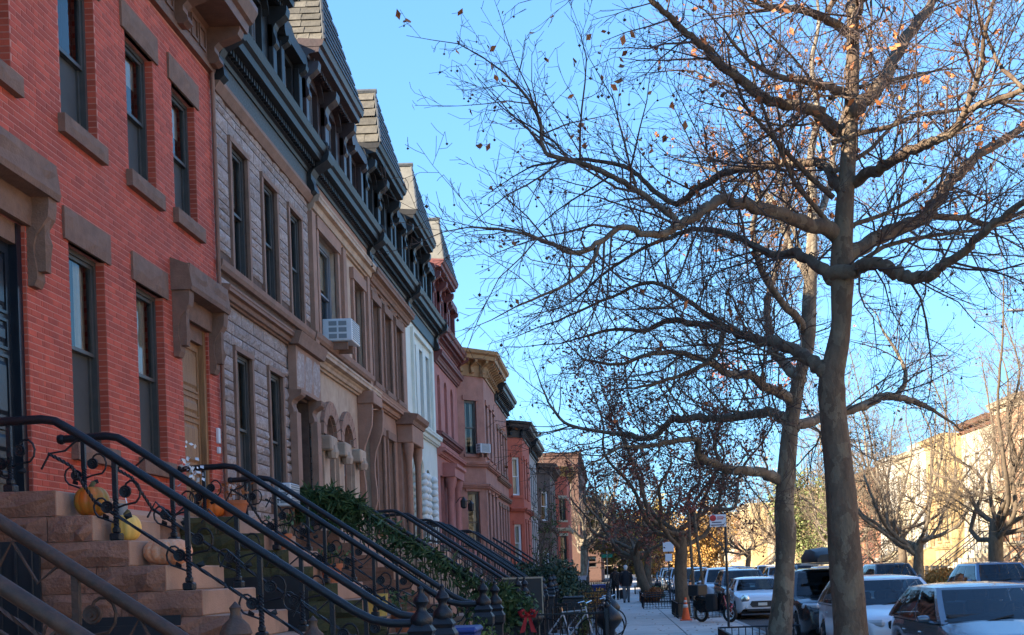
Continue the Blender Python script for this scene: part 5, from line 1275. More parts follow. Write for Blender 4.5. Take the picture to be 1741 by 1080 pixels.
    if round_lamps:
        for s in (-1, 1):
            MB().lathe([(0,-.04),(.11,-.03),(.125,.03),(.135,.06)], (s*hw0*.66,yf+.06,hood-.14), 16, 'y').build('headlight', 'lamp_glass', root, True, 40)
            MB().lathe([(.118,-.035),(.145,-.03),(.145,.05)], (s*hw0*.66,yf+.055,hood-.14), 16, 'y').build('headlight_ring', 'chrome', root, True, 40)
            MB().lathe([(0,-.02),(.05,-.015),(.06,.05)], (s*hw0*.62,yf+.01,.40), 12, 'y').build('fog_lamp', 'lamp_glass', root, True)
        MB().prism([(-.42,.50),(-.34,.42),(.34,.42),(.42,.50),(.36,.62),(-.36,.62)], 0, .1, 'y').xf(Matrix.Translation((0,yf-.02,0))).build('grille', 'black_plastic', root)
        MB().cbox(-.5,.5,yf-.02,yf+.1,.27,.36,.02).build('lower_grille', 'black_plastic', root)
        MB().cbox(-.15,.15,yf-.045,yf-.02,.46,.56,.006).build('licence_plate', 'plate', root)
    else:
        for s in (-1, 1):
            q = MB().cbox(-.2,.2,-.06,.06,-.065,.065,.04); q.xf(Matrix.Translation((s*hw0*.72,yf+.12,hood-.15)) @ Matrix.Rotation(s*.5,4,'Z')); q.build('headlight', 'lamp_glass', root)
        MB().cbox(-hw0*.46,hw0*.46,yf-.02,yf+.08,hood-.25,hood-.10,.03).build('grille', 'black_plastic', root)
        MB().cbox(-hw0*.62,hw0*.62,yf-.015,yf+.1,.26,.42,.03).build('lower_grille', 'black_plastic', root)
        MB().cbox(-.17,.17,yf-.05,yf-.02,.48,.6,.006).build('licence_plate', 'plate', root)
        MB().lathe([(0,-.02),(.05,-.015),(.055,.01)], (0,yf-.01,hood-.17), 12, 'y').build('badge', 'chrome', root)
    # wheels
    for s in (-1, 1):
        for sw in (sf, sr):
            x = s*(hw0-.11); ty_ = MB().lathe([(wr*.62,-.1),(wr*.9,-.105),(wr,-.07),(wr,.07),(wr*.9,.105),(wr*.62,.1)], (x,sw-Lc/2,wr), 20, 'x')
            w = MB().lathe([(.0,-.02),(.05,-.02),(.05,.02),(0,.02)], (x+s*.09,sw-Lc/2,wr), 10, 'x').build('wheel', 'rim', root)
            ty_.build('tyre', 'rubber', w, True, 40)
            q = MB()
            for k in range(5):
                a = 2*PI*k/5; c0 = Vector((x+s*.085,sw-Lc/2,wr)); q.tube([c0, c0+Vector((0,math.cos(a),math.sin(a)))*wr*.62], [.03,.045], 4)
            q.build('rim', 'rim', w)
    if detail:
        for s in (-.35, .25):
            MB().tube([front(.04,s)+Vector((0,-.03,.0)), front(.18,s+.5)+Vector((0,-.035,.01))], .009, 4).build('wiper', 'rubber', root)
        for s in (-1, 1):
            for f in (.32, .62):
                MB().cbox(s*hw0*1.0-.012,s*hw0*1.0+.012,lerp(yA,yD,f)-.09,lerp(yA,yD,f)+.09,belt-.17,belt-.14,.008).build('door_handle', paint, root)
    return root
RZ = -.15; LX = 5.05
def park(name, label, y_front, paint, x=LX, **k):
    Lc = k.get('Lc', 4.2); return car(name, label, (x, y_front+Lc/2, RZ), paint, **k)
park('hatchback_car', 'slate blue grey hatchback parked nearest at lower right corner', 14.6, 'paint_slateblue', x=5.25, Lc=4.2, Wc=1.8, H=1.48, cowl=1.05, wtop=1.95, belt=.95)
park('estate_car', 'white crossover parked second, partly behind the thick trunk', 19.9, 'paint_white', x=5.1, Lc=4.5, Wc=1.82, H=1.56, cowl=1.15, wtop=2.0, belt=1.0)
bs = park('suv_car', 'black sport utility car with roof box between the plane trunks', 25.6, 'paint_black', x=5.0, Lc=4.6, Wc=1.85, H=1.70, kind='suv', cowl=1.2, wtop=1.95, belt=1.06, rails=True)
rb = MB(); n = 12
for i in range(n+1):
    t = i/n; w = .42*math.sin(PI*min(.5,.16+t*.9))**.5*(1 if t < .8 else 1-.6*(t-.8)/.2*.5); h = .36*(math.sin(PI*(.08+.84*t))**.45)
    y = -1.0+2.0*t
    ring = [(-w,y,.0),(-w*1.02,y,h*.4),(-w*.8,y,h*.88),(0,y,h),(w*.8,y,h*.88),(w*1.02,y,h*.4),(w,y,.0)]; k0 = len(rb.v); rb.v += ring
    if i:
        for k in range(6): rb.f.append((k0-7+k,k0+k,k0+k+1,k0-7+k+1))
        rb.f.append((k0-1,k0+6,k0,k0-7))
rb.f.append(tuple(range(7))); rb.f.append(tuple(range(len(rb.v)-1, len(rb.v)-8, -1)))
bx = thing('roof_box', 'black cargo box on roof of the black sport utility car', 'roof box', (5.0,27.75,1.68)); rb.build('shell', 'black_plastic', bx, True, 50)
for y in (-.55,.55): MB().box(-.62,.62,y-.03,y+.03,-.05,-.003).build('crossbar', 'steel', bx)
park('small_car', 'white small car with round headlights and black grille', 38.6, 'paint_white', x=4.92, Lc=3.85, Wc=1.73, H=1.41, round_lamps=True, cowl=1.05, wtop=1.62, belt=.93, rtop=3.4)
park('suv_car', 'dark grey car right behind the white small car', 43.6, 'paint_ink', Lc=4.7, Wc=1.9, H=1.68, kind='suv', belt=1.05, cowl=1.2, wtop=1.95)
park('van_car', 'pale silver car behind the sign post', 49.6, 'paint_white', x=4.85, Lc=4.6, Wc=1.85, H=1.75, kind='suv', belt=1.08, cowl=1.1, wtop=1.8)
far = [('paint_grey','grey'),('paint_black','black'),('paint_silver','silver'),('paint_ink','dark navy'),('paint_white','white'),('paint_silver','silvery'),('paint_black','jet black'),('paint_blue','blue'),('paint_white','off-white'),('paint_grey','charcoal')]
ordn = ['seventh','eighth','ninth','tenth','eleventh','twelfth','thirteenth','fourteenth','fifteenth','sixteenth']
for i, (p, nm) in enumerate(far):
    park('parked_car', '%s car, %s from the camera in the near kerb line' % (nm, ordn[i]), 55.3+i*6.2, p, x=LX+rnd.uniform(-.1,.1), Lc=4.4, H=1.5+.14*(i % 3), kind='suv' if i % 3 else 'hatch', belt=.95+.04*(i % 3), detail=False, group='cars along the near kerb')
RXC = 11.9
park('suv_car', 'blue sport utility car across the street at right edge', 34.0, 'paint_blue', x=RXC, Lc=4.6, Wc=1.85, H=1.68, kind='suv', belt=1.04, cowl=1.2, wtop=1.95)
park('suv_car', 'dark car across the street right of the thick trunk', 46.5, 'paint_ink', x=RXC-.3, Lc=4.7, Wc=1.88, H=1.72, kind='suv', belt=1.06)
fr = [('paint_silver','silver'),('paint_white','white'),('paint_grey','grey'),('paint_black','black'),('paint_silver','bright silver'),('paint_white','pale'),('paint_blue','dull blue'),('paint_ink','inky'),('paint_white','chalk white'),('paint_silver','light metallic')]
for i, (p, nm) in enumerate(fr):
    park('parked_car', '%s car, %s in the sunny kerb line across the street' % (nm, ['third','fourth','fifth','sixth','seventh','eighth','ninth','tenth','eleventh','twelfth'][i]), 56.5+i*6.4, p, x=RXC+rnd.uniform(-.1,.1), Lc=4.4, H=1.5+.12*(i % 3), kind='suv' if i % 3 else 'hatch', belt=.95+.04*(i % 3), detail=False, group='cars along the far kerb')
# ------------------------------------------------------------------ pumpkins and pots on the stoops
def pumpkin(label, loc, r, h, m, ribs=11, stem=True):
    root = thing('pumpkin', label, 'pumpkin', loc, group='pumpkins on the stoops'); q = MB(); nu, nv = ribs*6, 14
    for j in range(nv+1):
        b = -PI/2+PI*j/nv
        for i in range(nu):
            a = 2*PI*i/nu; rr = r*(.93+.07*abs(math.cos(a*ribs/2))**.6)*math.cos(b)**.72
            z = h/2*(1+math.sin(b)*(1-.16*(1 if j > nv/2 else .4)*max(0,1-rr/(r*.5))))
            q.v.append((rr*math.cos(a),rr*math.sin(a),z))
    for j in range(nv):
        for i in range(nu): i2 = (i+1) % nu; q.f.append((j*nu+i,j*nu+i2,(j+1)*nu+i2,(j+1)*nu+i))
    root.scale = (1.15,)*3; q.build('fruit', m, root, True)
    if stem: MB().tube([(0,0,h*.82),(0,0,h*1.0),(.02,.01,h*1.14)], [.028,.02,.016], 6).build('stalk', 'stalk', root, True)
    return root
def on_step(i): return XF+PLAT+(i-.5)*TREAD, TOP-i*RISE
x, z = on_step(1); pumpkin('orange and green pumpkin on the highest of three steps', (x+.02,10.72,z), .135, .25, 'pumpkin_mix')
x, z = on_step(2); pumpkin('pale yellow pumpkin on the middle of three steps', (x+.0,10.74,z), .115, .22, 'pumpkin_yellow')
x, z = on_step(3); pumpkin('flattened speckled pale orange pumpkin on the lowest of three steps', (x+.04,10.78,z), .19, .22, 'pumpkin_pale', 14, False)
x, z = on_step(1); lt = thing('small_bucket', 'small dark tin bucket beside the orange and green pumpkin', 'bucket', (x+.12,11.1,z))
MB().lathe([(.05,0),(.065,.14),(.06,.14),(.046,.01)], (0,0,0), 12).build('pail', 'grey_plastic', lt, True, 40); MB().tube([(-.06,0,.14),(-.05,0,.2),(0,0,.22),(.05,0,.2),(.06,0,.14)], .004, 4).build('handle', 'chrome', lt)
x, z = on_step(1); pumpkin('bright orange pumpkin on the stoop below the oak door', (x-.55,15.72,TOP), .15, .25, 'pumpkin_orange')
def pot(label, loc, r, h, plant=None, pm='leaf_green', square=False, ph=.3):
    root = thing('plant_pot', label, 'pot', loc, group='terracotta pots on the stoop')
    if square: MB().cbox(-r,r,-r,r,0,h*.8,.01).cbox(-r*1.1,r*1.1,-r*1.1,r*1.1,h*.8,h,.012).build('pot', 'terracotta', root)
    else: MB().lathe([(r*.7,0),(r*.92,h*.78),(r*1.04,h*.78),(r*1.06,h),(r*.9,h),(r*.86,h*.8),(0,h*.8)], (0,0,0), 18).build('pot', 'terracotta', root, True, 40)
    MB().lathe([(0,h*.84),(r*.88,h*.84)], (0,0,0), 12).build('soil', 'earth', root)
    if plant:
        q = MB(); rr = random.Random(int(loc[0]*50)+9)
        for k in range(plant):
            a = rr.uniform(0,6.28); p = Vector((math.cos(a)*r*rr.random(),math.sin(a)*r*rr.random(),h*.8)); e = p+Vector((math.cos(a)*ph*.5*rr.random(),math.sin(a)*ph*.5*rr.random(),ph*rr.uniform(.5,1)))
            q.tube([p,(p+e)/2+Vector((0,0,.03)),e], .004, 3, False); leaf_mb(q, e, .04, rr, 3, .03)
        tag(q.build('foliage', pm, root), kind='stuff')
    return root
def s2pos(i, y, dx=0): x, z = on_step(i); return (x+dx, y, z)
pot('wide terracotta pot with dry stems near the oak door', (XF+.72,15.75,TOP), .18, .22, 14, 'leaf_dry')
pot('terracotta pot second down on the oak door stoop', s2pos(2,15.8), .13, .22, 14)
pot('pale terracotta pot on the fourth step of oak door stoop', s2pos(4,15.85), .15, .26, 18)
pot('large terracotta pot near foot of the oak door stoop', s2pos(7,15.9), .17, .28, 16)
pot('square terracotta pot near foot of the oak door stoop', s2pos(8,16.0,.1), .17, .34, 18, square=True)
lb = thing('painted_bag', 'pale yellow bag with dark cat face on the pots stoop', 'bag', s2pos(6,15.75))
MB().prism([(-.11,0),(.11,0),(.13,.3),(-.13,.3)], -.05, .05, 'y').build('bag', 'pumpkin_yellow', lb)
for sx in (-.05,.05): MB().poly([(sx-.025,-.053,.2),(sx+.025,-.053,.18),(sx,-.053,.235)]).build('eye', 'board_black', lb)
MB().poly([(-.06,-.053,.10),(0,-.053,.07),(.06,-.053,.10),(0,-.053,.12)]).build('mouth', 'board_black', lb)
fl = thing('white_flowers', 'bunch of white silk flowers tied on the railing behind the pumpkins', 'flowers', (XF+1.55,11.84,2.72)); q = MB(); rr = random.Random(5)
for k in range(40): leaf_mb(q, (rr.gauss(0,.05),rr.gauss(0,.03),rr.gauss(.15,.1)), .035, rr)
tag(q.build('petals', 'cloth_white', fl), kind='stuff'); MB().tube([(0,0,-.2),(0,0,.1)], .006, 4).build('stem', 'stalk', fl)

# ------------------------------------------------------------------ air conditioners and lamps on facades
def aircon(label, loc, w=.62, h=.42, d=.55, group=None):
    root = thing('air_conditioner', label, 'air conditioner', loc, group=group)
    MB().cbox(0,d,0,w,0,h,.015).build('case', 'white_plastic', root)
    for k in range(2):
        for j in range(3): MB().box(d*.22+k*d*.33,d*.22+k*d*.33+d*.27,-.006,.004,.05+j*h*.29,.05+j*h*.29+h*.2).build('vent', 'grey_plastic', root)
    q = MB()
    for j in range(9): q.box(d,d+.008,.05,w-.05,.04+j*h*.1,.065+j*h*.1)
    tag(q.build('louvres', 'grey_plastic', root), kind='stuff')
    MB().box(.05,d*.8,.1,.16,-.16,-.002).box(.05,d*.8,w-.16,w-.1,-.16,-.002).build('bracket', 'brown_trim', root)
    return root
aircon('white window air conditioner on the tan arched house', (XF-.08,24.25,6.64), .75, .46, .62)
ac2 = aircon('small white air conditioner low on the grey brown stone house', (XF-.1,20.05,2.97), .6, .4, .4)
ac3 = aircon('small air conditioner in window of the angled bay', (XF+.62,45.42,6.38), .5, .36, .3); ac3.rotation_euler = (0,0,-PI/4)
def wall_lantern(label, loc):
    root = thing('wall_lantern', label, 'lantern', loc, group='lanterns by the pink columns')
    MB().lathe([(.05,0),(.11,.05),(.12,.28),(.05,.36),(.015,.42)], (.12,0,0), 6).build('cage', 'iron', root); MB().lathe([(.09,.06),(.1,.26)], (.12,0,0), 6).build('glass', 'lamp_glass', root)
    MB().tube([(-.16,0,.2),(0,0,.4),(.12,0,.4)], .015, 5).build('arm', 'iron', root)
wall_lantern('black wall lantern nearer by the pink columns', (XF+.5,41.1,4.0)); wall_lantern('black wall lantern farther by the pink columns', (XF+.5,43.2,4.0))

# ------------------------------------------------------------------ evergreen garland, shrubs
gl = thing('evergreen_garland', 'thick evergreen garland draped along a stoop railing', 'garland', (0,0,0)); q = MB(); rr = random.Random(77)
key = [(.1,3.25),(.75,3.25),(1.2,3.0),(3.5,1.42),(4.0,1.3)]
tube_p = []
for k in range(2600):
    t = rr.random(); s = t*(len(key)-1); i = min(len(key)-2, int(s)); f = s-i
    xx = lerp(key[i][0],key[i+1][0],f); zz = lerp(key[i][1],key[i+1][1],f)
    sag = .22*abs(math.sin(t*PI*4.5)); c = Vector((XF+xx+rr.gauss(0,.09), 21.1+rr.gauss(0,.11), zz-sag*rr.random()-rr.random()**3*.5+.08))
    d = Vector((rr.gauss(0,.5),rr.gauss(0,.6),rr.gauss(-.35,.5))).normalized()*rr.uniform(.12,.30); o = d.orthogonal().normalized()*.016
    q.poly([c-o, c+d*.5-o*1.5, c+d, c+d*.5+o*1.5])
    o2 = d.cross(o).normalized()*.016; q.poly([c-o2, c+d*.5-o2*1.5, c+d, c+d*.5+o2*1.5])
tag(q.build('needles', 'leaf_green', gl), kind='stuff'); MB().tube([(XF+a,21.1,b) for a, b in key], .03, 6).build('rope', 'leaf_dark', gl)
q = MB()
for k in range(450):
    c = Vector((XF+3.7+rr.gauss(0,.3),20.9+rr.gauss(0,.3),.6+rr.random()*.75)); leaf_mb(q, c, .07, rr)
tag(q.build('trailing_sprigs', 'leaf_green', gl), kind='stuff')
def shrub(label, loc, rx, ry, rz, n, m, sz=.07, name='shrub', stem=True, cat='shrub'):
    root = thing(name, label, cat, loc); r = random.Random(int(loc[1]*31+loc[0]*17)); q = MB(); lob = [(Vector((r.gauss(0,.35)*rx,r.gauss(0,.35)*ry,rz*r.uniform(.35,1.25))), r.uniform(.35,.6)) for _ in range(9)]
    for _ in range(n):
        c, s = r.choice(lob); v = Vector((r.gauss(0,1),r.gauss(0,1),r.gauss(0,1))).normalized()*r.random()**.35
        p = c+Vector((v.x*rx*s,v.y*ry*s,v.z*rz*s))
        if p.z > 0: leaf_mb(q, p, sz, r)
    tag(q.build('foliage', m, root), kind='stuff')
    if stem:
        q = MB()
        for c, s in lob: q.tube([(0,0,0),c*.5+Vector((0,0,.1)),c], [.03,.02,.008], 4, False)
        q.build('stems', 'twig', root)
    return root
shrub('mossy green rounded shrub beside the first newel posts', (XF+3.6,14.3,0), .55,.5,.75, 5200, 'leaf_moss', .035)
shrub('big dark evergreen bush in the yard before the pink house', (-2.3,35.5,0), 1.3,1.2,1.2, 5500, 'leaf_dark', .075)
shrub('evergreen bush behind the big dark one', (-1.9,41.0,0), 1.0,1.1,1.2, 3500, 'leaf_dark', .08)
shrub('yellow leaved hedge behind the yard fence', (-1.1,43,0), .8,2.0,.6, 2200, 'leaf_gold', .07)
shrub('low green hedge farther along the yards', (-1.4,52,0), .8,2.4,.6, 2000, 'leaf_green', .09)
shrub('slender yellow green shrub behind bicycle fence', (-.65,25.5,0), .16,.2,.75, 420, 'leaf_yellow_green', .045)
shrub('thin yellowish weed by the blue bin', (-2.25,20.2,0), .22,.2,.6, 300, 'leaf_yellow_green', .045)
shrub('brown dried grasses in tree pit beyond the cone', (1.9,56,0), .5,1.2,.45, 1800, 'leaf_dry', .08)
shrub('dry planting round the leaning street tree', (2.4,62,0), .6,1.5,.4, 1200, 'leaf_green', .09)
for i, (x, y, w, m, lab) in enumerate(((15.8,52,2.4,'leaf_yellow_green','sunlit hedge behind the far iron fence'),(16.2,39.5,2.0,'leaf_yellow_green','bright green hedge at right edge across the street'),(16.6,60,2.2,'leaf_gold','reddish gold bush before the far stoops'),(16.4,69,2.4,'leaf_yellow_green','yellow green bush under far white house'))):
    shrub(lab, (x,y,0), .9,w,.75, 1800, m, .09)

# ------------------------------------------------------------------ yard fences
def fence(label, p, q_, h=1.0, m='iron', name='yard_fence', sp=.13, group=None, hoops=False):
    p, q_ = Vector(p), Vector(q_); L = (q_-p).length; a = math.atan2(q_.y-p.y, q_.x-p.x); root = thing(name, label, 'fence', p, a, group)
    MB().box(0,L,-.012,.012,h*.86,h*.89).build('top_rail', m, root); MB().box(0,L,-.012,.012,.12,.15).build('bottom_rail', m, root)
    q = MB(); n = int(L/sp)
    for k in range(n+1):
        x = k*sp
        if hoops and k < n: q.tube([(x,0,.05),(x,0,h*.88),(x+sp*.2,0,h*.98),(x+sp*.8,0,h*.98),(x+sp,0,h*.88)], .008, 4, False)
        else: q.tube([(x,0,.03),(x,0,h*.93)], .010, 4).lathe([(.018,0),(.02,.02),(0,.07)], (x,0,h*.93), 4)
    tag(q.build('pickets', m, root), kind='stuff')
    for x in [L*k/max(1,round(L/2.2)) for k in range(max(1,round(L/2.2))+1)]:
        po = MB().box(x-.028,x+.028,-.028,.028,0,h*1.02).build('post', m, root); MB().lathe([(.02,0),(.045,.03),(.05,.06),(.02,.1),(0,.11)], (x,0,h*1.02), 8).build('finial', m, po)
    return root
FX = -.12
fs = [(18.6,20.9),(23.2,26.6),(29.4,31.6),(36.6,40.6),(43.2,47.2),(48.4,52.0),(53.4,58),(59.4,64),(65.4,70),(71.4,78)]
nm = ['first','second','third','fourth','fifth','sixth','seventh','eighth','ninth','tenth']
for i, (a, b) in enumerate(fs):
    fence('black iron yard fence along the pavement, %s run from the camera' % nm[i], (FX,a,0), (FX,b,0), 1.05, group='yard fences along the pavement')
    fence('black iron cross fence closing the %s yard' % nm[i], (-4.6 if i else -1.5,b,0), (FX,b,0), 1.05 if i != 1 else .98, group='cross fences between the yards', hoops=(i % 3 == 1))
for i, (x, y) in enumerate(((-.12,29.2),(-.12,22.9),(-1.76,24.4))):
    root = thing('urn_post', ['black domed cast post beside the pavement','black domed post nearer the camera by the yard gate','black domed post among the bicycles'][i], 'post', (x,y,0))
    MB().lathe([(.16,0),(.16,.1),(.12,.14),(.12,.5),(.2,.58),(.26,.66),(.27,.74),(.2,.86),(.1,.95),(.05,1.0),(.07,1.05),(0,1.1)], (0,0,0), 16).build('shaft', 'iron', root, True, 50)
    MB().lathe([(.135,.28),(.15,.3),(.135,.32)], (0,0,0), 16).build('collar', 'iron', root)

# ------------------------------------------------------------------ bins, board, bow, bicycles
def bin_(label, loc, m, w=.52, h=1.0, rz=0):
    root = thing('wheelie_bin', label, 'bin', loc, rz)
    MB().prism([(-w*.4,.06),(w*.4,.06),(w*.5,h*.9),(-w*.5,h*.9)], -w*.45, w*.45, 'y').build('tub', m, root)
    MB().cbox(-w*.54,w*.54,-w*.5,w*.5,h*.9,h*.97,.03).build('lid', m, root)
    for s in (-1, 1): MB().lathe([(.09,-.03),(.09,.03)], (s*w*.35,w*.45,.09), 12, 'x').build('wheel', 'rubber', root)
    MB().tube([(-w*.4,w*.5,h*.9),(-w*.4,w*.6,h*.95),(w*.4,w*.6,h*.95),(w*.4,w*.5,h*.9)], .015, 5).build('handle', 'rubber', root)
bin_('royal blue recycling bin beside the first newel posts', (-1.95,13.6,0), 'blue_plastic', .7, 1.12)
bin_('teal bin under the pots stoop railing', (-3.2,13.2,0), 'teal_plastic', .6, 1.05, .3)
bin_('small blue bin far along the yards near the walkers', (-.6,47.9,0), 'blue_plastic', .55, 1.1)
bin_('black bin against the yard fence mid way', (-1.9,31.2,0), 'black_plastic', .6, 1.08)
bin_('second black bin next to the fenced hedge', (-1.1,31.6,0), 'black_plastic', .55, 1.02)
bd = thing('black_board', 'large upright black board with pale wooden edge in the front yard', 'board', (-1.92,24.6,0), .12)
MB().box(-.40,.40,-.012,.012,.72,1.55).build('panel', 'board_black', bd); MB().box(-.43,.43,-.02,.02,1.55,1.585).box(.40,.43,-.02,.02,.72,1.55).build('edge', 'board_edge', bd)
MB().box(-.06,.06,-.018,-.013,1.47,1.50).build('tag', 'sign_white', bd)
for s in (-.32,.32): MB().box(s-.02,s+.02,-.012,.02,0,.72).build('leg', 'board_edge', bd)
bw = thing('red_bow', 'red ribbon bow with evergreen sprig on the yard fence', 'bow', (-1.41,18.95,.98)); rr = random.Random(4)
for s in (-1, 1):
    MB().tube([(0,0,.02),(s*.07,-.03,.09),(s*.13,-.02,.06),(s*.10,.02,-.01),(0,0,0)], [.02,.035,.04,.035,.02], 6).build('loop', 'red_cloth', bw, True)
    MB().poly([(0,-.02,0),(s*.05,-.03,-.02),(s*.14,-.03,-.28),(s*.05,-.03,-.26)]).build('tail', 'red_cloth', bw)
MB().lathe([(0,-.03),(.03,-.02),(.035,.02),(0,.03)], (0,-.02,.015), 8).build('knot', 'red_cloth', bw); q = MB()
for k in range(90): leaf_mb(q, (rr.gauss(0,.07),rr.gauss(0,.04),.18+rr.gauss(0,.08)), .05, rr)
tag(q.build('sprig', 'leaf_green', bw), kind='stuff')
def bicycle(label, loc, rz, m):
    root = thing('bicycle', label, 'bicycle', loc, rz, 'bicycles by the yard fence')
    for y in (-.5,.52):
        q = MB(); q.tube([(0,y+.33*math.cos(a),.34+.33*math.sin(a)) for a in [2*PI*k/24 for k in range(25)]], .018, 6, False); w = q.build('wheel', 'rubber', root, True)
        q = MB()
        for k in range(12): a = PI*k/6; q.tube([(0,y,.34),(0,y+.32*math.cos(a),.34+.32*math.sin(a))], .0025, 3, False)
        tag(q.build('spokes', 'chrome', w), kind='stuff')
    q = MB()
    for a, b in (((0,.02,.3),(0,.18,.82)),((0,.18,.80),(0,-.36,.84)),((0,.02,.3),(0,-.38,.78)),((0,.02,.3),(0,.52,.34)),((0,.17,.76),(0,.52,.34)),((0,-.36,.92),(0,-.40,.72)),((0,-.40,.72),(0,-.5,.34))): q.tube([a,b], .017, 6)
    q.build('frame', m, root)
    MB().tube([(-.26,-.3,1.0),(-.2,-.42,1.03),(0,-.37,.98),(.2,-.42,1.03),(.26,-.3,1.0)], .013, 6).build('handlebar', 'chrome', root)
    MB().prism([(-.08,.30),(.08,.30),(.05,.2),(.02,.05),(-.02,.05),(-.05,.2)], .93, .98, 'z').build('saddle', 'rubber', root); MB().tube([(0,.18,.8),(0,.2,.94)], .013, 6).build('seat_post', 'chrome', root)
    MB().lathe([(.09,-.01),(.09,.01)], (.03,.02,.3), 14, 'x').build('crank', 'steel', root)
    return root
bicycle('white framed bicycle leaning at the yard fence', (-.95,25.0,0), 1.2, 'paint_white')
bicycle('silver bicycle behind the white framed one', (-.6,27.5,0), 1.45, 'paint_silver')
bicycle('dark bicycle locked closest to the pavement', (-.45,29.9,0), 1.1, 'paint_ink')

# ------------------------------------------------------------------ pavement: cone, signs, poles, guards, moped
cn = thing('traffic_cone', 'orange traffic cone with white bands beside the tree guard', 'cone', (2.22,36.2,.016))
MB().cbox(-.19,.19,-.19,.19,0,.035,.012).build('base', 'orange_cone', cn); MB().lathe([(.14,.035),(.105,.22),(.07,.42),(.035,.68),(.03,.72),(0,.72)], (0,0,0), 16).build('cone', 'orange_cone', cn, True, 50)
for a, b in ((.40,.50),(.56,.63)): MB().lathe([(lerp(.142,.028,(a-.03)/.69),a),(lerp(.142,.028,(b-.03)/.69),b)], (0,0,0), 16).build('band', 'cone_white', cn, True)
def pole_sign(label, base, h, sign, lean=0):
    root = thing('sign_post', label, 'sign', base); MB().tube([(0,0,0),(lean,0,h)], .035, 8).build('pole', 'iron_dull', root); sign(root); return root
def parking(root):
    s = MB().cbox(-.42,.02,-.055,-.04,2.72,3.05,.01).build('sign_panel', 'sign_white', root)
    q = MB().lathe([(.06,0),(.085,0),(.085,-.004),(.06,-.004)], (-.33,-.057,2.96), 16, 'y'); q.build('red_ring', 'sign_red', s)
    MB().box(-.385,-.275,-.060,-.056,2.953,2.967).build('red_bar', 'sign_red', s)
    for i, (a, b, z) in enumerate(((-.22,-.04,2.97),(-.22,-.06,2.92),(-.38,-.04,2.76),(-.36,-.1,2.83))): MB().box(a,b,-.060,-.0565,z,z+.025).build('lettering', 'sign_navy' if i > 1 else 'sign_red', s)
pole_sign('parking regulation sign on dark pole by the moped', (3.05,31.2,0), 3.1, parking)
def diamond(root):
    s = MB().poly([(-.32,-.04,2.4),(0,-.04,2.08),(.32,-.04,2.4),(0,-.04,2.72)]).poly([(0,-.036,2.72),(.32,-.036,2.4),(0,-.036,2.08),(-.32,-.036,2.4)]).build('sign_panel', 'sign_back', root)
pole_sign('grey diamond back of a traffic sign near the walkers', (1.8,76.5,0), 2.7, diamond)
def wht(root):
    MB().cbox(-.25,.25,-.05,-.035,2.4,2.85,.01).build('sign_panel', 'sign_white', root); MB().cbox(-.16,.16,-.05,-.035,1.95,2.3,.01).build('lower_panel', 'sign_white', root)
pole_sign('small white sign between the leaning tree and oak', (2.6,54,0), 2.9, wht)
for i, (b, l, lab) in enumerate((((2.55,36.6,0),-.12,'grey stake nearer the traffic cone supporting a young tree'),((2.95,37.0,0),-.32,'second slanted stake right of the traffic cone'))):
    root = thing('tree_stake', lab, 'stake', b); MB().tube([(0,0,0),(l,0,3.4)], .045, 8).build('pole', 'bark_brown', root); MB().box(-.06,.06,-.06,.06,0,.06).build('foot', 'iron_dull', root)
def guard(label, x0, x1, y0, y1, h=.45):
    root = thing('tree_guard', label, 'tree guard', (x0,y0,.016), group='low tree guards on the pavement'); w, l = x1-x0, y1-y0
    sides = [((0,0),(w,0)),((0,0),(0,l)),((0,l),(w,l))]
    for a, b in sides:
        q = MB(); n = max(2, int(math.hypot(b[0]-a[0],b[1]-a[1])/.12))
        for k in range(n+1): t = k/n; q.tube([(lerp(a[0],b[0],t),lerp(a[1],b[1],t),0),(lerp(a[0],b[0],t),lerp(a[1],b[1],t),h)], .009, 4)
        q.tube([(a[0],a[1],h),(b[0],b[1],h)], .016, 4).tube([(a[0],a[1],.08),(b[0],b[1],.08)], .010, 4)
        tag(q.build('rail_panel', 'iron', root), kind='stuff')
    MB().box(.03,w,.03,l-.03,-.012,.0).build('soil', 'earth', root)
guard('low black guard round the thinner plane tree', 1.95, 3.5, 18.4, 22.0, .5)
guard('low black guard beside the traffic cone', 2.05, 3.5, 37.4, 41.5, .5)
guard('low guard round the leaning street tree', 1.2, 3.5, 47, 50.5, .5)
guard('farther low guard with dried grasses', 1.3, 3.5, 54.5, 59, .5)
guard('low guard round the farthest near-side tree', 1.4, 3.5, 74, 78, .5)
guard('low black guard round the thick plane tree', 2.1, 3.5, 12.4, 15.8, .5)
mo = thing('moped', 'dark moped with red fork and pale wheel rim on the pavement', 'moped', (3.0,34.4,.016), .75)
for y in (-.55,.58):
    w = MB().tube([(0,y+.22*math.cos(a),.26+.22*math.sin(a)) for a in [2*PI*k/20 for k in range(21)]], .048, 8, False).build('wheel', 'rubber', mo, True)
    q = MB().tube([(0,y+.165*math.cos(a),.26+.165*math.sin(a)) for a in [2*PI*k/20 for k in range(21)]], .022, 6, False)
    for k in range(5): a = 2*PI*k/5; q.tube([(0,y,.26),(0,y+.16*math.cos(a),.26+.16*math.sin(a))], .012, 4)
    q.build('rim', 'frame_white', w, True)
for s in (-.075,.075): MB().tube([(s,-.55,.26),(s*.8,-.38,.78)], .022, 6).build('fork', 'paint_red', mo)
MB().tube([(-.1,-.68,.42),(0,-.66,.52),(.1,-.50,.54),(.0,-.35,.5)], .03, 5).build('mudguard', 'paint_red', mo)
MB().tube([(-.34,-.28,1.02),(-.2,-.36,1.0),(0,-.36,.92),(.2,-.36,1.0),(.34,-.28,1.02)], .018, 6).build('handlebar', 'iron_dull', mo)
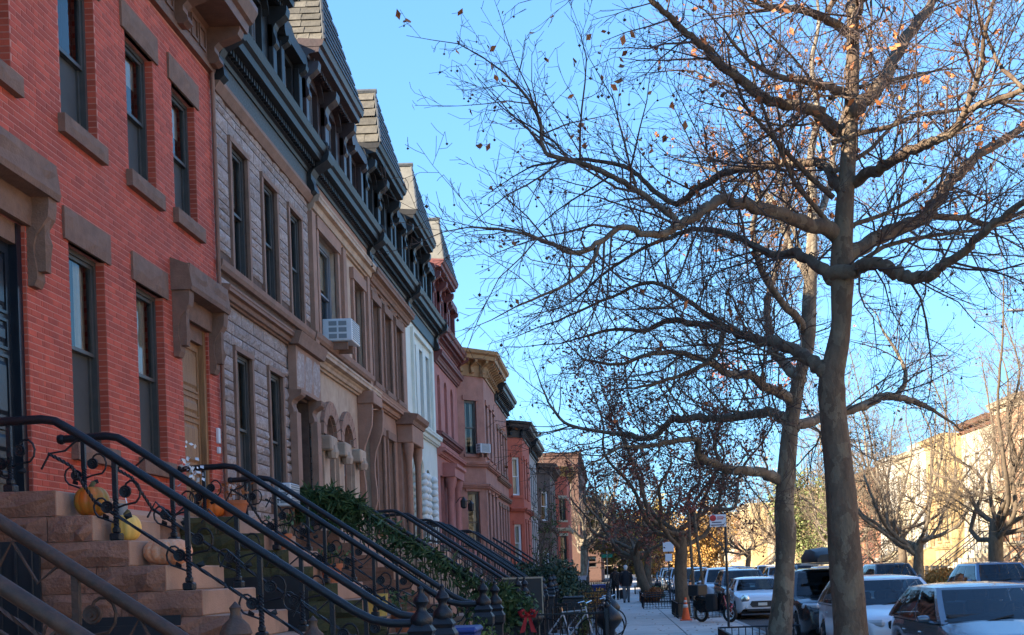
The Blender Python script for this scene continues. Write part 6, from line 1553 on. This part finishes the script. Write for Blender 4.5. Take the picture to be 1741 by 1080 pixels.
MB().lathe([(0,-.05),(.07,-.04),(.085,.02),(.05,.07)], (0,-.45,.88), 12, 'y').build('headlight', 'lamp_glass', mo, True)
MB().prism([(-.36,.86),(-.30,.34),(.5,.28),(.78,.5),(.74,.66),(.2,.64),(.08,.42),(-.14,.42),(-.24,.86)], -.15, .15, 'x').build('body', 'paint_black', mo)
MB().cbox(-.12,.12,.1,.75,.66,.76,.03).build('seat', 'rubber', mo); MB().cbox(-.22,.22,.5,.92,.78,1.12,.03).build('luggage_box', 'black_plastic', mo)
for s in (-1, 1): MB().tube([(s*.28,-.33,1.02),(s*.32,-.36,1.2)], .008, 4).lathe([(0,-.01),(.05,-.008),(.05,.008),(0,.01)], (s*.33,-.37,1.24), 10, 'y').build('mirror', 'iron_dull', mo)
for s in (-.28,.28): MB().cbox(s-.09,s+.09,-.28,.1,.35,.85,.04).build('leg_cover', 'cloth_black', mo)
# street lamp whose arm ends at the right edge
ls = thing('street_lamp', 'street lamp arm reaching in at the right edge of the sky', 'lamp', (13.6,30.5,0)); e = at(1712,528,30.5)-Vector((13.6,30.5,0))
MB().tube([(0,0,0),(0,0,7.6),(-.2,0,8.3),(-.8,0,e.z+.1),(e.x+.5,0,e.z+.02)], [.11,.07,.06,.05,.045], 8).build('pole', 'steel', ls, True); MB().lathe([(0,-.3),(.06,-.28),(.09,0),(.06,.28),(0,.3)], (e.x+.3,0,e.z), 10, 'x', squash=.5).build('lamp_head', 'steel', ls, True)
for i, (a, b) in enumerate(((30,37),(38.5,46),(47.5,55),(56.5,64),(66,74))):
    fence('dull iron fence on the sunlit pavement, %s run' % nm[i], (17.6,a,0), (17.6,b,0), 1.15, 'iron_dull', group='fences on the sunlit side')
tg = thing('green_street_sign', 'tiny green and white street name sign far down the pavement', 'sign', (-.4,84,0)); MB().tube([(0,0,0),(0,0,3)], .04, 6).build('pole', 'steel', tg); MB().box(-.4,.4,-.03,-.01,2.5,2.75).build('name_plate', 'sign_green', tg)
rp = thing('grey_ramp', 'pale grey entrance ramp with rail near the brick block', 'ramp', (-3.4,70,0)); MB().prism([(0,0),(8,0),(8,1.3),(0,.2)], 0, 1.8, 'x').build('slab', 'kerb', rp); MB().tube([(1.8,0,1.2),(1.8,8,2.3)], .03, 6).build('handrail', 'iron', rp)
for k in range(5): MB().tube([(1.8,k*1.9+.2,.2),(1.8,k*1.9+.2,1.25+k*.26)], .02, 5).build('post', 'iron', rp)

# ------------------------------------------------------------------ two walkers seen from behind
def loft(mb, rings, n=12):
    n0 = len(mb.v)
    for cx, cy, z, rx, ry in rings:
        for k in range(n): a = 2*PI*k/n; mb.v.append((cx+rx*math.cos(a),cy+ry*math.sin(a),z))
    for i in range(len(rings)-1):
        for k in range(n): k2 = (k+1) % n; q = n0+i*n; mb.f.append((q+k,q+k2,q+n+k2,q+n+k))
    mb.f.append(tuple(n0+k for k in range(n-1,-1,-1))); q = n0+(len(rings)-1)*n; mb.f.append(tuple(q+k for k in range(n)))
    return mb
def person(label, loc, top, legs, cap, rz=0, sc=1.0, stride=.16, bag=None):
    root = thing('person', label, 'person', loc, rz); root.scale = (sc,)*3
    me = bpy.data.meshes.new('body'); V = []; E = []; Rd = []
    def v(p, r): V.append(p); Rd.append(r); return len(V)-1
    pel = v((0,0,.95),.13); sp = v((0,0,1.15),.13); ch = v((0,.0,1.38),.15); nk = v((0,0,1.52),.06); hd = v((0,.02,1.60),.085); ht = v((0,.02,1.70),.08); E += [(pel,sp),(sp,ch),(ch,nk),(nk,hd),(hd,ht)]
    for s in (-1, 1):
        f = s*stride; hip = v((s*.09,0,.90),.10); kn = v((s*.10,f*.55+.02,.50),.062); an = v((s*.10,f-.03,.09),.042); to = v((s*.11,f+.13,.045),.036); E += [(pel,hip),(hip,kn),(kn,an),(an,to)]
        sh = v((s*.19,0,1.42),.065); el = v((s*.25,-.03-f*.3,1.14),.048); wr = v((s*.24,.10-f*.4,.92),.036); E += [(ch,sh),(sh,el),(el,wr)]
        pm = v((s*.235,.12-f*.4,.86),.034); E.append((wr,pm))
        for k in range(4): fa = v((s*(.235+(k-1.5)*.014),.13-f*.4+(k-1.5)*.012,.80),.010); fb = v((s*(.232+(k-1.5)*.014),.145-f*.4+(k-1.5)*.012,.765-.006*(k%2)),.009); E += [(pm,fa),(fa,fb)]
        th = v((s*.20,.16-f*.4,.83),.011); E.append((pm,th))
    me.from_pydata(V, E, []); o = link('body', me, root); me.materials.append(MT('skin'))
    sk = o.modifiers.new('Skin', 'SKIN'); sb = o.modifiers.new('Subsurf', 'SUBSURF'); sb.levels = 1; sb.render_levels = 1
    for i, d in enumerate(me.skin_vertices[0].data): d.radius = (Rd[i],Rd[i]); d.use_root = (i == 0)
    j = loft(MB(), [(0,0,.80,.215,.155),(0,0,.9,.215,.16),(0,0,1.1,.20,.15),(0,0,1.3,.225,.16),(0,0,1.42,.215,.14),(0,0,1.49,.13,.11),(0,.0,1.54,.085,.085)])
    for s in (-1, 1):
        f = s*stride; j.tube([(s*.17,0,1.43),(s*.22,-.01,1.34),(s*.27,-.03-f*.3,1.14),(s*.255,.05-f*.37,1.0),(s*.245,.09-f*.4,.93)], [.085,.085,.07,.062,.055], 10)
    j.build('jacket', top, root, True, 60)
    tq = MB()
    for s in (-1, 1):
        f = s*stride; tq.tube([(s*.07,0,.98),(s*.09,.01,.86),(s*.10,f*.3,.68),(s*.10,f*.55+.02,.50),(s*.10,f*.85-.03,.25),(s*.10,f-.02,.09)], [.12,.118,.095,.08,.068,.065], 10)
    tq.build('trousers', legs, root, True, 60)
    for s in (-1, 1):
        f = s*stride; q = loft(MB(), [(s*.105,f+.05,.0,.05,.15),(s*.105,f+.05,.04,.052,.15),(s*.105,f+.02,.09,.045,.10),(s*.102,f-.03,.13,.04,.055)], 10); q.build('shoe', 'cloth_black', root, True, 50)
    MB().lathe([(0,-.11),(.05,-.10),(.085,-.05),(.095,.02),(.09,.07),(.06,.11),(0,.12)], (0,-.01,1.66), 14, squash=1.1).build('hair', cap[1], root, True)
    if cap[0]: MB().lathe([(.101,-.01),(.103,.04),(.095,.09),(.06,.13),(0,.14)], (0,.0,1.67), 14).cbox(-.07,.07,.07,.19,1.655,1.67,.005).build('cap', cap[0], root, True, 40)
    return root
person('person in dark puffer jacket, grey trousers and white cap walking away', (.62,57.0,.016), 'cloth_navy', 'cloth_grey', ('cloth_white','cloth_white'), sc=1.02)
person('person all in black walking ahead with a dark bag', (.12,63.0,.016), 'cloth_black', 'cloth_black', (None,'hair'), sc=1.0, stride=-.14)
bg_ = thing('wheeled_bag', 'dark wheeled bag pulled beside the walker in black', 'bag', (.5,62.6,.016)); MB().cbox(-.2,.2,-.12,.12,.05,.55,.04).build('bag', 'cloth_black', bg_); MB().tube([(-.1,-.1,.5),(-.12,-.05,.95),(-.25,0,.98)], .012, 5).build('handle', 'iron_dull', bg_)
for s in (-.17,.17): MB().lathe([(.04,-.02),(.04,.02)], (s,.1,.04), 10, 'x').build('wheel', 'rubber', bg_)

# fallen leaves on the pavement and along the kerb
q = MB(); rr = random.Random(12)
for k in range(320):
    y = 27+rr.random()**1.6*60; x = KERB_L-rr.random()**2*1.6 if rr.random() < .55 else rr.uniform(0.05,3.4)
    if rr.random() < .2: x = KERB_L+.2+rr.random()*.4
    z = .022 if x < KERB_L else -.142; a = rr.uniform(0,6.28); s_ = rr.uniform(.03,.06); c, d = math.cos(a)*s_, math.sin(a)*s_
    q.poly([(x-c,y-d,z),(x+d*.6,y-c*.6,z+.012),(x+c,y+d,z+.004),(x-d*.6,y+c*.6,z+.014)])
tag(q.build('fallen_leaves', 'leaf_dry'), 'dry brown leaves scattered on the pavement and kerb', 'leaves', kind='stuff')
